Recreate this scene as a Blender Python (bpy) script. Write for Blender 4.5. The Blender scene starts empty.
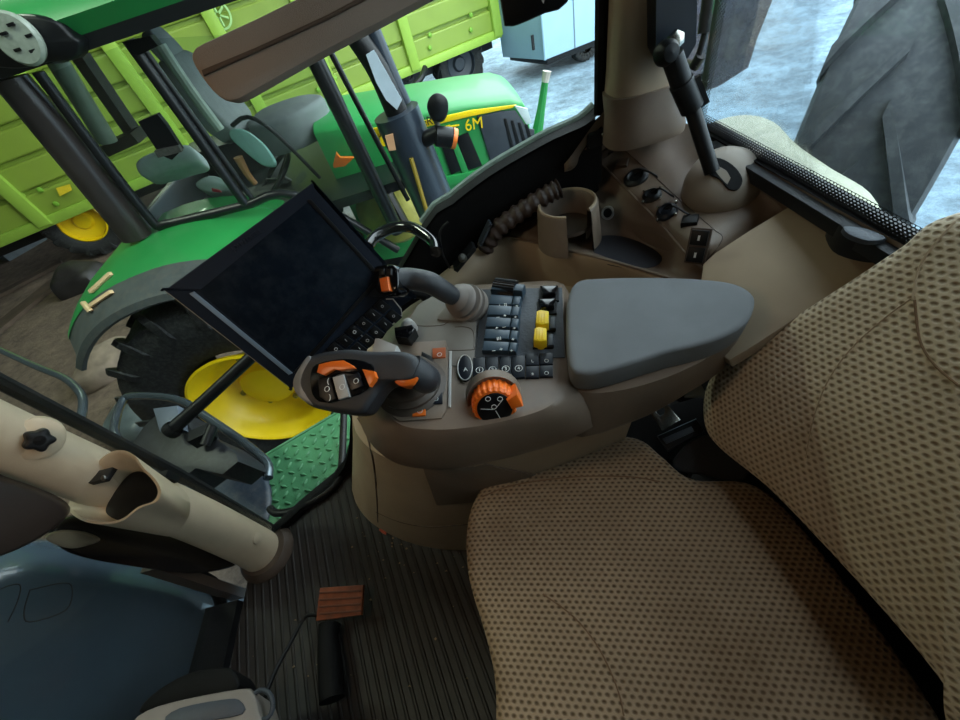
import bpy, bmesh, math, random
from mathutils import Vector, Matrix
from mathutils.bvhtree import BVHTree
random.seed(7)
C = bpy.context.scene.collection
V = Vector
# ------------------------------------------------------------ camera
F = 400.0
CAM = V((0, 0, 1.40))
_d = V((120, -355, -F)).normalized()
_y = V((-100, 416, -F)); _y = (_y - _d*_y.dot(_d)).normalized()
_z = -_d; _x = _y.cross(_z)
M3 = Matrix((_x, _y, _z))
cd = bpy.data.cameras.new('camera'); cam = bpy.data.objects.new('camera', cd); C.objects.link(cam)
cd.sensor_width = 36; cd.lens = 36*F/960; cd.clip_start = .02; cd.clip_end = 500
cam.matrix_world = Matrix.Translation(CAM) @ M3.to_4x4()
bpy.context.scene.camera = cam
PL = {}
def ray(px, py): return (M3 @ V((px-480, 360-py, -F))).normalized()
def W(px, py, X=None, Y=None, Z=None, pl=None):
    """the place where the sight line of a photo pixel meets a plane of the scene"""
    r = ray(px, py)
    if pl is not None:
        p, n = PL[pl] if isinstance(pl, str) else pl
        return CAM + r*((p-CAM).dot(n)/r.dot(n))
    i, v = (0, X) if X is not None else (1, Y) if Y is not None else (2, Z)
    return CAM + r*((v-CAM[i])/r[i])
def Ws(pts, **k): return [W(*p, **k) for p in pts]
def hit(px, py, objs, off=0.0):
    r = ray(px, py); best = None
    for o in objs:
        if '_bvh' not in CACHE.setdefault(o.name, {}):
            me = o.data
            CACHE[o.name]['_bvh'] = BVHTree.FromPolygons([v.co.copy() for v in me.vertices], [tuple(p.vertices) for p in me.polygons])
        h = CACHE[o.name]['_bvh'].ray_cast(CAM, r)
        if h[0] is not None and (best is None or h[3] < best[3]): best = h
    if best is None: return None, None
    n = best[1]
    if n.dot(r) > 0: n = -n
    return best[0] + n*off, n
CACHE = {}
# ------------------------------------------------------------ objects
def obj(name, bm, mat, parent=None, smooth=None, sharp=35):
    me = bpy.data.meshes.new(name)
    if isinstance(bm, bmesh.types.BMesh):
        bmesh.ops.recalc_face_normals(bm, faces=bm.faces); bm.to_mesh(me); bm.free()
    else:
        me.from_pydata([tuple(v) for v in bm[0]], [], bm[1])
        b = bmesh.new(); b.from_mesh(me); bmesh.ops.recalc_face_normals(b, faces=b.faces); b.to_mesh(me); b.free()
    for p in me.polygons: p.use_smooth = True
    me.set_sharp_from_angle(angle=math.radians(sharp))
    o = bpy.data.objects.new(name, me); C.objects.link(o)
    me.materials.append(mat)
    if parent: o.parent = parent
    return o
def thing(name, label, cat, group=None):
    o = bpy.data.objects.new(name, None); C.objects.link(o); o.empty_display_size = .05
    return tag(o, label, cat, group)
def tag(o, label, cat, group=None):
    o['label'] = label; o['category'] = cat
    if group: o['group'] = group
    return o
def struct(o): o['kind'] = 'structure'; return o
def place(t, loc):
    """moves an empty to the base of its thing, its parts stay where they are"""
    loc = V(loc); t.location = loc
    for ch in t.children:
        ch.matrix_parent_inverse = Matrix.Identity(4)
        ch.location = -loc
# ------------------------------------------------------------ mesh makers (verts, faces)
class MB:
    def __init__(s): s.v = []; s.f = []
    def add(s, vf):
        k = len(s.v); s.v += [V(a) for a in vf[0]]; s.f += [tuple(i+k for i in f) for f in vf[1]]; return s
    def out(s): return (s.v, s.f)
def cr(pts, n=6, closed=False):
    pts = [V(p) for p in pts]; m = len(pts); out = []
    rng = m if closed else m-1
    for i in range(rng):
        if closed: a, b, c, d = pts[(i-1) % m], pts[i], pts[(i+1) % m], pts[(i+2) % m]
        else: a, b, c, d = pts[max(i-1, 0)], pts[i], pts[i+1], pts[min(i+2, m-1)]
        for j in range(n):
            t = j/n
            out.append(.5*((2*b)+(c-a)*t+(2*a-5*b+4*c-d)*t*t+(3*b-a-3*c+d)*t*t*t))
    if not closed: out.append(pts[-1])
    return out
def loft(rings, closed=True, cap0=True, cap1=True):
    v = []; f = []; n = len(rings[0])
    for r in rings: v += list(r)
    for k in range(len(rings)-1):
        for i in range(n if closed else n-1):
            j = (i+1) % n; f.append((k*n+i, k*n+j, (k+1)*n+j, (k+1)*n+i))
    if closed and cap0: f.append(tuple(range(n))[::-1])
    if closed and cap1: f.append(tuple((len(rings)-1)*n+i for i in range(n)))
    return v, f
def tube(pts, r, n=12, smooth=0, cap=True, flat=None):
    pts = [V(p) for p in pts]
    rs = list(r) if isinstance(r, (list, tuple)) else [r]*len(pts)
    if smooth:
        q = cr(pts, smooth); m = len(pts)-1
        rs = [rs[min(int(i/smooth), m-1)]*(1-(i/smooth-min(int(i/smooth), m-1)))+rs[min(int(i/smooth)+1, m)]*(i/smooth-min(int(i/smooth), m-1)) for i in range(len(q))]
        pts = q
    rings = []; up = None
    for i, p in enumerate(pts):
        t = (pts[min(i+1, len(pts)-1)]-pts[max(i-1, 0)]).normalized()
        if up is None:
            up = V((0, 0, 1)) if abs(t.z) < .9 else V((1, 0, 0))
        a = (up-t*up.dot(t)).normalized(); b = t.cross(a); up = a
        fl = flat or 1
        rings.append([p+a*math.cos(2*math.pi*k/n)*rs[i]*fl+b*math.sin(2*math.pi*k/n)*rs[i] for k in range(n)])
    return loft(rings, True, cap, cap)
def frame(axis):
    a = V(axis).normalized(); h = V((0, 0, 1)) if abs(a.z) < .9 else V((1, 0, 0))
    u = (h-a*h.dot(a)).normalized(); return u, a.cross(u), a
def lathe(prof, o, axis, n=32, ang=(0, 360), uv=None, cap=False):
    """prof: (radius, height) pairs turned about axis through o"""
    u, w, a = uv or frame(axis); o = V(o); full = abs(ang[1]-ang[0]-360) < 1e-6
    m = n if full else n+1
    th = [math.radians(ang[0]+(ang[1]-ang[0])*k/n) for k in range(m)]
    rings = [[o+a*h+(u*math.cos(t)+w*math.sin(t))*r for t in th] for r, h in prof]
    return loft(rings, full, cap, cap)
def inset(pts, n, d):
    m = len(pts); out = []
    # orientation
    s = sum(((pts[i]-pts[0]).cross(pts[(i+1) % m]-pts[0])).dot(n) for i in range(m)); sg = 1 if s > 0 else -1
    for i in range(m):
        a, b, c = pts[i-1], pts[i], pts[(i+1) % m]
        e1 = (b-a); e2 = (c-b)
        if e1.length < 1e-7 or e2.length < 1e-7: out.append(b.copy()); continue
        n1 = n.cross(e1.normalized())*sg; n2 = n.cross(e2.normalized())*sg
        k = n1+n2
        if k.length < .3: out.append(b+n1*d); continue
        k.normalize(); out.append(b+k*d/max(.4, k.dot(n1)))
    return out
def prism(pts, n, h, bev=0.0, base=0.0, flat_n=True):
    """outline pts raised along n from base to h, its far edge bevelled"""
    pts = [V(p) for p in pts]; n = V(n).normalized()
    r0 = [p+n*base for p in pts]
    if bev > 0:
        s = 1 if h > base else -1
        r1 = [p+n*(h-s*bev) for p in pts]
        r15 = [p+n*(h-s*bev*.3) for p in inset(pts, n, bev*.3)]
        r2 = [p+n*h for p in inset(pts, n, bev)]
        return loft([r0, r1, r15, r2])
    return loft([r0, [p+n*h for p in pts]])
def box(c, s, ax=None, bev=0.0):
    c = V(c); X, Y, Z = ax or (V((1, 0, 0)), V((0, 1, 0)), V((0, 0, 1)))
    q = [c+X*(i*s[0]/2)+Y*(j*s[1]/2)-Z*s[2]/2 for i, j in ((-1, -1), (1, -1), (1, 1), (-1, 1))]
    return prism(q, Z, s[2], bev)
def bar(a, b, w, h, up=(0, 0, 1), bev=0.0):
    a, b = V(a), V(b); t = (b-a).normalized(); u = V(up); u = (u-t*u.dot(t)).normalized(); s = t.cross(u)
    q = [a+s*(i*w/2)+u*(j*h/2) for i, j in ((-1, -1), (1, -1), (1, 1), (-1, 1))]
    return prism(q, t, (b-a).length, bev)
def pillow(outline, n, H, T, c=None, seg=6, under=True, roll=.12, flatn=2.0):
    """soft body on an outline: domed by H on the n side, T deep on the other"""
    n = V(n).normalized(); o = cr(outline, seg, True) if seg else [V(p) for p in outline]
    c = V(c) if c else sum(o, V((0, 0, 0)))/len(o)
    rings = []
    prof = []
    for k in range(1, 9):
        s = 1-roll*1.0 if k == 8 else (1-roll)*k/8
        prof.append((s, H*(1-.35*(k/8)**flatn*1.0)))
    base = H*.65
    for k in range(1, 7):
        a = math.pi/2*k/6
        prof.append((1-roll+roll*math.sin(a), base*math.cos(a)))
    for s, h in prof: rings.append([c+(p-c)*s+n*h for p in o])
    if under:
        rings.append([p-n*T*.75 for p in o])
        rings.append([c+(p-c)*.985-n*T*.93 for p in o])
        rings.append([c+(p-c)*.95-n*T for p in o])
    v = [c+n*H]; m = len(o)
    for r in rings: v += r
    f = [(0, 1+i, 1+(i+1) % m) for i in range(m)]
    for k in range(len(rings)-1):
        for i in range(m):
            j = (i+1) % m; f.append((1+k*m+i, 1+(k+1)*m+i, 1+(k+1)*m+j, 1+k*m+j))
    if under: f.append(tuple(1+(len(rings)-1)*m+i for i in range(m)))
    return v, f
def patch(rows, n=5, thick=0.0, nd=None):
    """smooth skin through a net of points; thick > 0 gives it a back"""
    rows = [cr(r, n) for r in rows]
    cols = list(zip(*rows)); cols = [cr(c, n) for c in cols]
    g = list(zip(*cols)); a = len(g); b = len(g[0])
    v = [p for r in g for p in r]; f = []
    for i in range(a-1):
        for j in range(b-1): f.append((i*b+j, i*b+j+1, (i+1)*b+j+1, (i+1)*b+j))
    if thick:
        d = V(nd or (0, 0, -1)).normalized()*thick; k = len(v); v = v+[p+d for p in v]
        f += [tuple(q+k for q in reversed(x)) for x in f]
        edge = [(0, j) for j in range(b)]+[(i, b-1) for i in range(1, a)]+[(a-1, j) for j in range(b-2, -1, -1)]+[(i, 0) for i in range(a-2, 0, -1)]
        ids = [i*b+j for i, j in edge]
        for q in range(len(ids)):
            x, y = ids[q], ids[(q+1) % len(ids)]; f.append((x, y, y+k, x+k))
    return v, f
def text(name, s, o, right, up, size, mat, parent, depth=.0006, align='CENTER', bold=0):
    cu = bpy.data.curves.new(name, 'FONT'); cu.body = s; cu.size = size; cu.extrude = depth; cu.align_x = align; cu.align_y = 'CENTER'; cu.offset = bold
    t = bpy.data.objects.new(name, cu); C.objects.link(t)
    dg = bpy.context.evaluated_depsgraph_get()
    me = bpy.data.meshes.new_from_object(t.evaluated_get(dg)); bpy.data.objects.remove(t); bpy.data.curves.remove(cu)
    r = V(right).normalized(); u = V(up); u = (u-r*u.dot(r)).normalized(); n = r.cross(u)
    mt = Matrix((r, u, n)).transposed().to_4x4(); mt.translation = V(o); me.transform(mt)
    me.materials.clear(); me.materials.append(mat)
    ob = bpy.data.objects.new(name, me); C.objects.link(ob)
    if parent: ob.parent = parent
    return ob
# ------------------------------------------------------------ materials
def lin(c): return tuple(((x/255)/12.92 if x/255 <= .04045 else ((x/255+.055)/1.055)**2.4) for x in c)+(1,)
MATS = {}
def mat(name, rgb, rough=.5, metal=0, var=.12, scale=12, bump=.0, bscale=200, emit=0, coat=0, spec=.5, dust=0, dustc=(150, 140, 125)):
    m = bpy.data.materials.new(name); m.use_nodes = True; nt = m.node_tree; N = nt.nodes; L = nt.links
    b = N['Principled BSDF']; b.inputs['Roughness'].default_value = rough; b.inputs['Metallic'].default_value = metal
    b.inputs['Coat Weight'].default_value = coat; b.inputs['Specular IOR Level'].default_value = spec
    tc = N.new('ShaderNodeTexCoord'); no = N.new('ShaderNodeTexNoise'); no.inputs['Scale'].default_value = scale; no.inputs['Detail'].default_value = 6
    L.new(tc.outputs['Object'], no.inputs['Vector'])
    rp = N.new('ShaderNodeValToRGB'); c = lin(rgb)
    rp.color_ramp.elements[0].position = .3; rp.color_ramp.elements[1].position = .7
    rp.color_ramp.elements[0].color = tuple(x*(1-var) for x in c[:3])+(1,); rp.color_ramp.elements[1].color = tuple(min(1, x*(1+var)) for x in c[:3])+(1,)
    L.new(no.outputs['Fac'], rp.inputs['Fac']); col = rp.outputs['Color']
    if dust:
        n2 = N.new('ShaderNodeTexNoise'); n2.inputs['Scale'].default_value = scale*2.3; n2.inputs['Detail'].default_value = 12; n2.inputs['Roughness'].default_value = .7
        L.new(tc.outputs['Object'], n2.inputs['Vector'])
        r2 = N.new('ShaderNodeMapRange'); r2.inputs['From Min'].default_value = .45; r2.inputs['From Max'].default_value = .75; r2.inputs['To Max'].default_value = dust
        L.new(n2.outputs['Fac'], r2.inputs['Value']); mx = N.new('ShaderNodeMix'); mx.data_type = 'RGBA'
        L.new(r2.outputs['Result'], mx.inputs['Factor']); L.new(col, mx.inputs[6]); mx.inputs[7].default_value = lin(dustc); col = mx.outputs[2]
    L.new(col, b.inputs['Base Color'])
    if bump:
        n3 = N.new('ShaderNodeTexNoise'); n3.inputs['Scale'].default_value = bscale; n3.inputs['Detail'].default_value = 3
        L.new(tc.outputs['Object'], n3.inputs['Vector']); bp = N.new('ShaderNodeBump'); bp.inputs['Strength'].default_value = bump; bp.inputs['Distance'].default_value = .002
        L.new(n3.outputs['Fac'], bp.inputs['Height']); L.new(bp.outputs['Normal'], b.inputs['Normal'])
    if emit: b.inputs['Emission Color'].default_value = lin(rgb); b.inputs['Emission Strength'].default_value = emit
    MATS[name] = m; return m
def glass(name, tint=(235, 245, 240), refl=1.0, dirt=.05, dirtc=(160, 165, 160), scale=30):
    m = bpy.data.materials.new(name); m.use_nodes = True; nt = m.node_tree; N = nt.nodes; L = nt.links; N.remove(N['Principled BSDF'])
    out = N['Material Output']; tr = N.new('ShaderNodeBsdfTransparent'); tr.inputs[0].default_value = lin(tint)
    gl = N.new('ShaderNodeBsdfGlossy'); gl.inputs['Roughness'].default_value = .03; fr = N.new('ShaderNodeFresnel'); fr.inputs[0].default_value = 1.25*refl if refl > 1 else 1.3
    mu = N.new('ShaderNodeMath'); mu.operation = 'MULTIPLY'; mu.inputs[1].default_value = .6*refl; L.new(fr.outputs[0], mu.inputs[0])
    mx = N.new('ShaderNodeMixShader'); L.new(mu.outputs[0], mx.inputs[0]); L.new(tr.outputs[0], mx.inputs[1]); L.new(gl.outputs[0], mx.inputs[2])
    df = N.new('ShaderNodeBsdfDiffuse'); df.inputs[0].default_value = lin(dirtc)
    tc = N.new('ShaderNodeTexCoord'); no = N.new('ShaderNodeTexNoise'); no.inputs['Scale'].default_value = scale; no.inputs['Detail'].default_value = 10; no.inputs['Roughness'].default_value = .75
    L.new(tc.outputs['Object'], no.inputs['Vector']); mr = N.new('ShaderNodeMapRange'); mr.inputs['From Min'].default_value = .4; mr.inputs['From Max'].default_value = .8
    mr.inputs['To Min'].default_value = dirt*.3; mr.inputs['To Max'].default_value = dirt*2.5; L.new(no.outputs['Fac'], mr.inputs['Value'])
    m2 = N.new('ShaderNodeMixShader'); L.new(mr.outputs['Result'], m2.inputs[0]); L.new(mx.outputs[0], m2.inputs[1]); L.new(df.outputs[0], m2.inputs[2])
    L.new(m2.outputs[0], out.inputs[0]); MATS[name] = m; return m
def math_(N, L, op, a, b=None, c=None):
    n = N.new('ShaderNodeMath'); n.operation = op
    for i, x in enumerate((a, b, c)):
        if x is None: continue
        if isinstance(x, (int, float)): n.inputs[i].default_value = x
        else: L.new(x, n.inputs[i])
    return n.outputs[0]
def dots(N, L, u, v, pitch, asp=1.0):
    """staggered dot lattice: distance to the nearest dot centre, 0..~.7"""
    a = math_(N, L, 'DIVIDE', u, pitch); b = math_(N, L, 'DIVIDE', v, pitch*asp)
    row = math_(N, L, 'FLOOR', b); sh = math_(N, L, 'MULTIPLY', math_(N, L, 'MODULO', math_(N, L, 'ADD', row, 1000), 2), .5)
    fa = math_(N, L, 'SUBTRACT', math_(N, L, 'FRACT', math_(N, L, 'ADD', math_(N, L, 'ADD', a, 1000), sh)), .5)
    fb = math_(N, L, 'SUBTRACT', math_(N, L, 'FRACT', b), .5)
    return math_(N, L, 'SQRT', math_(N, L, 'ADD', math_(N, L, 'MULTIPLY', fa, fa), math_(N, L, 'MULTIPLY', fb, fb)))
def fabric(name, rgb, hole, pitch, asp, rot=0, stain=(95, 70, 45)):
    m = mat(name, rgb, .95, var=.1, scale=9, spec=.1); nt = m.node_tree; N = nt.nodes; L = nt.links; b = N['Principled BSDF']
    b.inputs['Sheen Weight'].default_value = .15
    uv = N.new('ShaderNodeUVMap'); mp = N.new('ShaderNodeMapping'); mp.inputs['Rotation'].default_value = (0, 0, rot); L.new(uv.outputs[0], mp.inputs[0])
    sx = N.new('ShaderNodeSeparateXYZ'); L.new(mp.outputs[0], sx.inputs[0])
    d = dots(N, L, sx.outputs[0], sx.outputs[1], pitch, asp)
    mr = N.new('ShaderNodeMapRange'); mr.interpolation_type = 'SMOOTHSTEP'; mr.inputs['From Min'].default_value = .08; mr.inputs['From Max'].default_value = .46; L.new(d, mr.inputs['Value'])
    old = b.inputs['Base Color'].links[0].from_socket
    mx = N.new('ShaderNodeMix'); mx.data_type = 'RGBA'; L.new(mr.outputs[0], mx.inputs['Factor']); mx.inputs[6].default_value = lin(hole); L.new(old, mx.inputs[7])
    ns = N.new('ShaderNodeTexNoise'); ns.inputs['Scale'].default_value = 5; ns.inputs['Detail'].default_value = 3; tc = N.new('ShaderNodeTexCoord'); L.new(tc.outputs['Object'], ns.inputs['Vector'])
    r3 = N.new('ShaderNodeMapRange'); r3.inputs['From Min'].default_value = .55; r3.inputs['From Max'].default_value = .8; r3.inputs['To Max'].default_value = .6; L.new(ns.outputs['Fac'], r3.inputs['Value'])
    m4 = N.new('ShaderNodeMix'); m4.data_type = 'RGBA'; L.new(r3.outputs[0], m4.inputs['Factor']); L.new(mx.outputs[2], m4.inputs[6]); m4.inputs[7].default_value = lin(stain)
    L.new(m4.outputs[2], b.inputs['Base Color'])
    bp = N.new('ShaderNodeBump'); bp.inputs['Strength'].default_value = .8; bp.inputs['Distance'].default_value = .003; L.new(mr.outputs[0], bp.inputs['Height'])
    n5 = N.new('ShaderNodeTexNoise'); n5.inputs['Scale'].default_value = 900; L.new(tc.outputs['Object'], n5.inputs['Vector'])
    b2 = N.new('ShaderNodeBump'); b2.inputs['Strength'].default_value = .3; b2.inputs['Distance'].default_value = .001; L.new(n5.outputs['Fac'], b2.inputs['Height']); L.new(bp.outputs[0], b2.inputs['Normal'])
    L.new(b2.outputs[0], b.inputs['Normal']); return m
def uvplane(o, U_, V_, n=None):
    """unrolls a cushion: planar in the middle, the sides laid outwards by their drop"""
    me = o.data; n = V(n) if n is not None else V(U_).cross(V(V_)).normalized(); U_ = V(U_); V_ = V(V_)
    uv = me.uv_layers.new(name='UVMap'); c = sum((v.co for v in me.vertices), V((0, 0, 0)))/len(me.vertices)
    top = max(v.co.dot(n) for v in me.vertices)
    for l in me.loops:
        p = me.vertices[l.vertex_index].co; q = p-c; q = q-n*q.dot(n); k = q.length
        d = max(0, top-p.dot(n)-.04)
        if k > 1e-5: q = q*(1+d/k)
        uv.data[l.index].uv = (q.dot(U_), q.dot(V_))

BEIGE = mat('beige_plastic', (164, 144, 120), .5, var=.06, scale=8, bump=.25, bscale=900, dust=.15, dustc=(190, 165, 130))
TAUPE = mat('taupe_plastic', (114, 98, 84), .45, var=.08, scale=8, bump=.3, bscale=900, dust=.12, dustc=(170, 150, 125))
GREYTOP = mat('grey_taupe_plastic', (112, 106, 98), .5, var=.06, scale=10, bump=.3, bscale=900)
DARKTAUPE = mat('dark_taupe_plastic', (76, 63, 53), .5, var=.1, scale=8, bump=.2, bscale=900)
CREAM = mat('cream_plastic', (200, 182, 155), .5, var=.05, scale=8, bump=.2, bscale=800, dust=.12, dustc=(130, 110, 90))
PADM = mat('charcoal_pad', (116, 118, 120), .62, var=.08, scale=14, bump=.9, bscale=1300)
BLACK = mat('black_plastic', (15, 16, 18), .42, spec=.3, var=.15, scale=10, bump=.2, bscale=700)
SOFTBLK = mat('black_soft_grip', (46, 48, 52), .36, spec=.5, var=.08, scale=10, bump=.4, bscale=1500)
RUBBER = mat('black_rubber', (10, 10, 11), .7, spec=.2, var=.2, scale=15, bump=.3, bscale=300)
GLOSSBLK = mat('gloss_black', (12, 13, 16), .12, var=.1)
ORANGE = mat('orange_plastic', (235, 110, 30), .35, var=.05)
DULLOR = mat('dull_orange', (170, 85, 45), .5, var=.1, scale=40)
YEL = mat('yellow_knob', (225, 190, 30), .4, var=.06)
WHITE = mat('white_print', (215, 215, 210), .5, var=.02)
BLUEGREY = mat('bluegrey_switch', (48, 64, 76), .4, var=.1, scale=40)
DARKBLUE = mat('dark_switch', (19, 23, 31), .4, spec=.3, var=.1, scale=40)
GREYK = mat('grey_knob', (175, 172, 168), .5, var=.05)
CHROME = mat('steel', (190, 185, 175), .25, metal=1, var=.1, scale=40)
DULLSTEEL = mat('dull_steel', (120, 118, 112), .4, metal=.8, var=.2, scale=60)
SCREEN = mat('dusty_screen', (18, 25, 34), .22, spec=.2, var=.2, scale=14, dust=.07, dustc=(110, 120, 130))
BEZEL = mat('bezel_plastic', (26, 34, 46), .7, spec=.15, var=.08, scale=8, bump=.15, bscale=900)
GREEN = mat('green_paint', (38, 142, 70), .42, var=.06, scale=4, coat=.1, dust=.12, dustc=(110, 150, 100))
LIME = mat('lime_paint', (132, 154, 54), .45, var=.08, scale=2, dust=.1, dustc=(140, 150, 90))
LIMED = mat('lime_paint_dark', (120, 170, 50), .5, var=.1, scale=2)
YELP = mat('yellow_paint', (250, 212, 12), .35, var=.05, scale=5, dust=.08, dustc=(120, 110, 40))
TYRE = mat('tyre_rubber', (20, 21, 22), .7, var=.3, scale=20, bump=.5, bscale=120, dust=.35, dustc=(105, 108, 105))
TYREG = mat('dusty_tyre_rubber', (52, 56, 60), .75, var=.2, scale=8, bump=.5, bscale=150, dust=.4, dustc=(110, 112, 110))
PALEBLUE = mat('pale_paint', (140, 172, 190), .4, var=.04, scale=3)
DGREY = mat('dark_grey_plastic', (52, 58, 66), .5, var=.12, scale=20, bump=.4, bscale=150)
AMBER = mat('amber_lens', (235, 120, 40), .3, var=.1)
VISORM = mat('visor_vinyl', (158, 142, 128), .7, var=.08, scale=8, bump=.5, bscale=900)
PAPER = mat('white_bag', (205, 215, 215), .6, var=.08, scale=20)
WIRE = mat('wire_black', (20, 20, 22), .5)
GL_SIDE = glass('side_glass', (251, 253, 252), .8, .008)
GL_REAR = glass('rear_glass', (243, 248, 250), .8, .06, (130, 140, 140), 60)
GL_NB = glass('neighbour_glass', (243, 248, 246), 1.0, .03, (140, 150, 140), 12)
GL_PANE = glass('dusty_pane', (165, 160, 165), 1.0, .34, (160, 155, 158), 14)
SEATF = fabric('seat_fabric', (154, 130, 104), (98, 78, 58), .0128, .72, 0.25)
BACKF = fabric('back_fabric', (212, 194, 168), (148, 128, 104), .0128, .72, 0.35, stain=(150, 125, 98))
SHX=1.0; WORLD=6; DOME=1.6; SHEDL=80; EXPO=0.22
# ============================================================ CAB SHELL
UP = V((0, 0, 1))
def ribbed(name):
    m = mat(name, (27, 23, 21), .6, var=.2, scale=6, dust=.2, dustc=(80, 66, 54)); nt = m.node_tree; N = nt.nodes; L = nt.links; b = N['Principled BSDF']
    tc = N.new('ShaderNodeTexCoord'); sx = N.new('ShaderNodeSeparateXYZ'); L.new(tc.outputs['Object'], sx.inputs[0])
    # ribs run from the door sill towards the seat
    s = math_(N, L, 'ADD', math_(N, L, 'MULTIPLY', sx.outputs[0], .966), math_(N, L, 'MULTIPLY', sx.outputs[1], .26))
    w = math_(N, L, 'SINE', math_(N, L, 'MULTIPLY', s, 2*math.pi/.03))
    mr = N.new('ShaderNodeMapRange'); mr.inputs['From Min'].default_value = .3; mr.inputs['From Max'].default_value = .9; L.new(w, mr.inputs['Value'])
    bp = N.new('ShaderNodeBump'); bp.inputs['Strength'].default_value = 1; bp.inputs['Distance'].default_value = .004; L.new(mr.outputs[0], bp.inputs['Height']); L.new(bp.outputs[0], b.inputs['Normal'])
    return m
MAT_F = ribbed('ribbed_mat')
fl = [V((-1.12, -.95, 0)), V((-1.10, .30, 0)), V((-1.10, .66, 0)), V((-.72, .90, 0)), V((-.4, 1.0, 0)), V((.66, 1.0, 0)), V((.66, -.95, 0))]
struct(obj('floor', prism(fl, UP, -.04), MAT_F))
struct(obj('trim_1', tube([V((-1.10, .66, .008)), V((-.72, .90, .008)), V((-.4, 1.0, .01))], .012, 8), RUBBER))
# roof lining over the cab
rl = [V((-1.0, -.95, 1.66)), V((-1.0, .72, 1.66)), V((-.45, 1.02, 1.66)), V((.68, 1.04, 1.66)), V((.68, -.95, 1.66))]
struct(obj('ceiling', prism(rl, UP, .14, .03), mat('roof_lining', (70, 66, 62), .8, bump=.3)))
# ---- right hand glass and the black lower rim
rimpx = [(600, 112), (584, 126), (553, 140), (520, 158), (487, 178), (453, 204), (424, 231)]
def wally(x):  # plan line of the right side of the cab
    pts = [(-1.08, .66), (-.72, .90), (-.4, .985), (-.1, 1.0), (.40, 1.0), (.7, 1.0)]
    for (a, b), (c, d) in zip(pts, pts[1:]):
        if x <= c: return b+(d-b)*max(0, (x-a))/(c-a)
    return 1.0
low = []
for p in rimpx: low.append(W(*p, Y=1.0))
low = low + [V((-.42, .98, .56)), V((-.56, .945, .33)), V((-.72, .90, .05)), V((-.9, .787, .03)), V((-1.07, .667, .03))]
topz = 1.64
m = MB(); vs = []
ring = [[p for p in low], [V((p.x, p.y+.0, topz)) for p in low]]
vf = patch([ring[0], [a.lerp(b, .5) for a, b in zip(*ring)], ring[1]], 3, .005, (0, 1, 0))
struct(obj('window_1', vf, GL_SIDE))
low2 = cr(low, 3)
# black frit / rubber rim standing below the glass edge, going down inside the cab wall
outer = low2; inner = []
vf = loft([[p+V((0, -.012, .0)) for p in outer], [p+V((0, -.012, -.16)) for p in outer], [p+V((0, .03, -.16)) for p in outer], [p+V((0, .03, .006)) for p in outer], [p+V((0, -.012, .006)) for p in outer]], closed=False)
struct(obj('trim_2', vf, RUBBER))
wallv = loft([[V((p.x, p.y+.01, p.z-.02)) for p in outer[:24]], [V((p.x, p.y+.01, -.0)) for p in outer[:24]], [V((p.x, p.y+.05, -.0)) for p in outer[:24]], [V((p.x, p.y+.05, p.z-.02)) for p in outer[:24]]], closed=False)
struct(obj('wall_right', wallv, BLACK))
# grey dusty seal outside the glass edge
struct(obj('trim_3', tube([p+V((0, .04, .004)) for p in low2[:19]], .009, 8, flat=1.3), mat('dusty_seal', (120, 135, 130), .8, var=.2, scale=30, bump=.5)))
# ---- rear glass
RX = .62
rq = [V((RX, 1.0, .945)), V((RX, -.92, .945)), V((RX, -.92, 1.64)), V((RX, 1.0, 1.64))]
struct(obj('window_2', prism(rq, V((1, 0, 0)), .005), GL_REAR))
# dotted black border of the rear glass: printed band whose dots thin out upwards
def fritmat():
    m_ = bpy.data.materials.new('dotted_border'); m_.use_nodes = True; nt = m_.node_tree; N = nt.nodes; L = nt.links; b = N['Principled BSDF']; b.inputs['Base Color'].default_value = (.012, .012, .014, 1); b.inputs['Roughness'].default_value = .4
    tc = N.new('ShaderNodeTexCoord'); sx = N.new('ShaderNodeSeparateXYZ'); uv = N.new('ShaderNodeUVMap'); L.new(uv.outputs[0], sx.inputs[0])
    d = dots(N, L, sx.outputs[0], sx.outputs[1], .0075, .6)
    th = N.new('ShaderNodeMapRange'); th.inputs['From Min'].default_value = .004; th.inputs['From Max'].default_value = .028; th.inputs['To Min'].default_value = .08; th.inputs['To Max'].default_value = .42; L.new(sx.outputs[1], th.inputs['Value'])
    g = math_(N, L, 'GREATER_THAN', d, th.outputs[0])
    tr = N.new('ShaderNodeBsdfTransparent'); mx = N.new('ShaderNodeMixShader'); L.new(g, mx.inputs[0]); L.new(tr.outputs[0], mx.inputs[1]); L.new(b.outputs[0], mx.inputs[2]); L.new(mx.outputs[0], N['Material Output'].inputs[0])
    return m_
FR = fritmat()
fb = MB(); o_ = None
def fritband(a, b, upv, h=.04):
    a, b = V(a), V(b); upv = V(upv).normalized()
    me = bpy.data.meshes.new('trim_4'); me.from_pydata([tuple(a), tuple(b), tuple(b+upv*h), tuple(a+upv*h)], [], [(0, 1, 2, 3)])
    u = me.uv_layers.new(name='UVMap'); l_ = (b-a).length
    for i, c in enumerate(((0, 0), (l_, 0), (l_, h), (0, h))): u.data[i].uv = c
    o = bpy.data.objects.new('trim_4', me); C.objects.link(o); me.materials.append(FR); return struct(o)
fritband((RX-.002, .985, .945), (RX-.002, -.9, .945), (0, 0, 1), .032)
fritband((RX-.002, .985, .96), (RX-.002, .985, 1.6), (0, -1, 0), .04)
struct(obj('trim_5', prism([V((RX-.012, 1.0, .915)), V((RX-.012, -.92, .915)), V((RX-.012, -.92, .948)), V((RX-.012, 1.0, .948))], V((1, 0, 0)), .03, .004), RUBBER))
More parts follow.
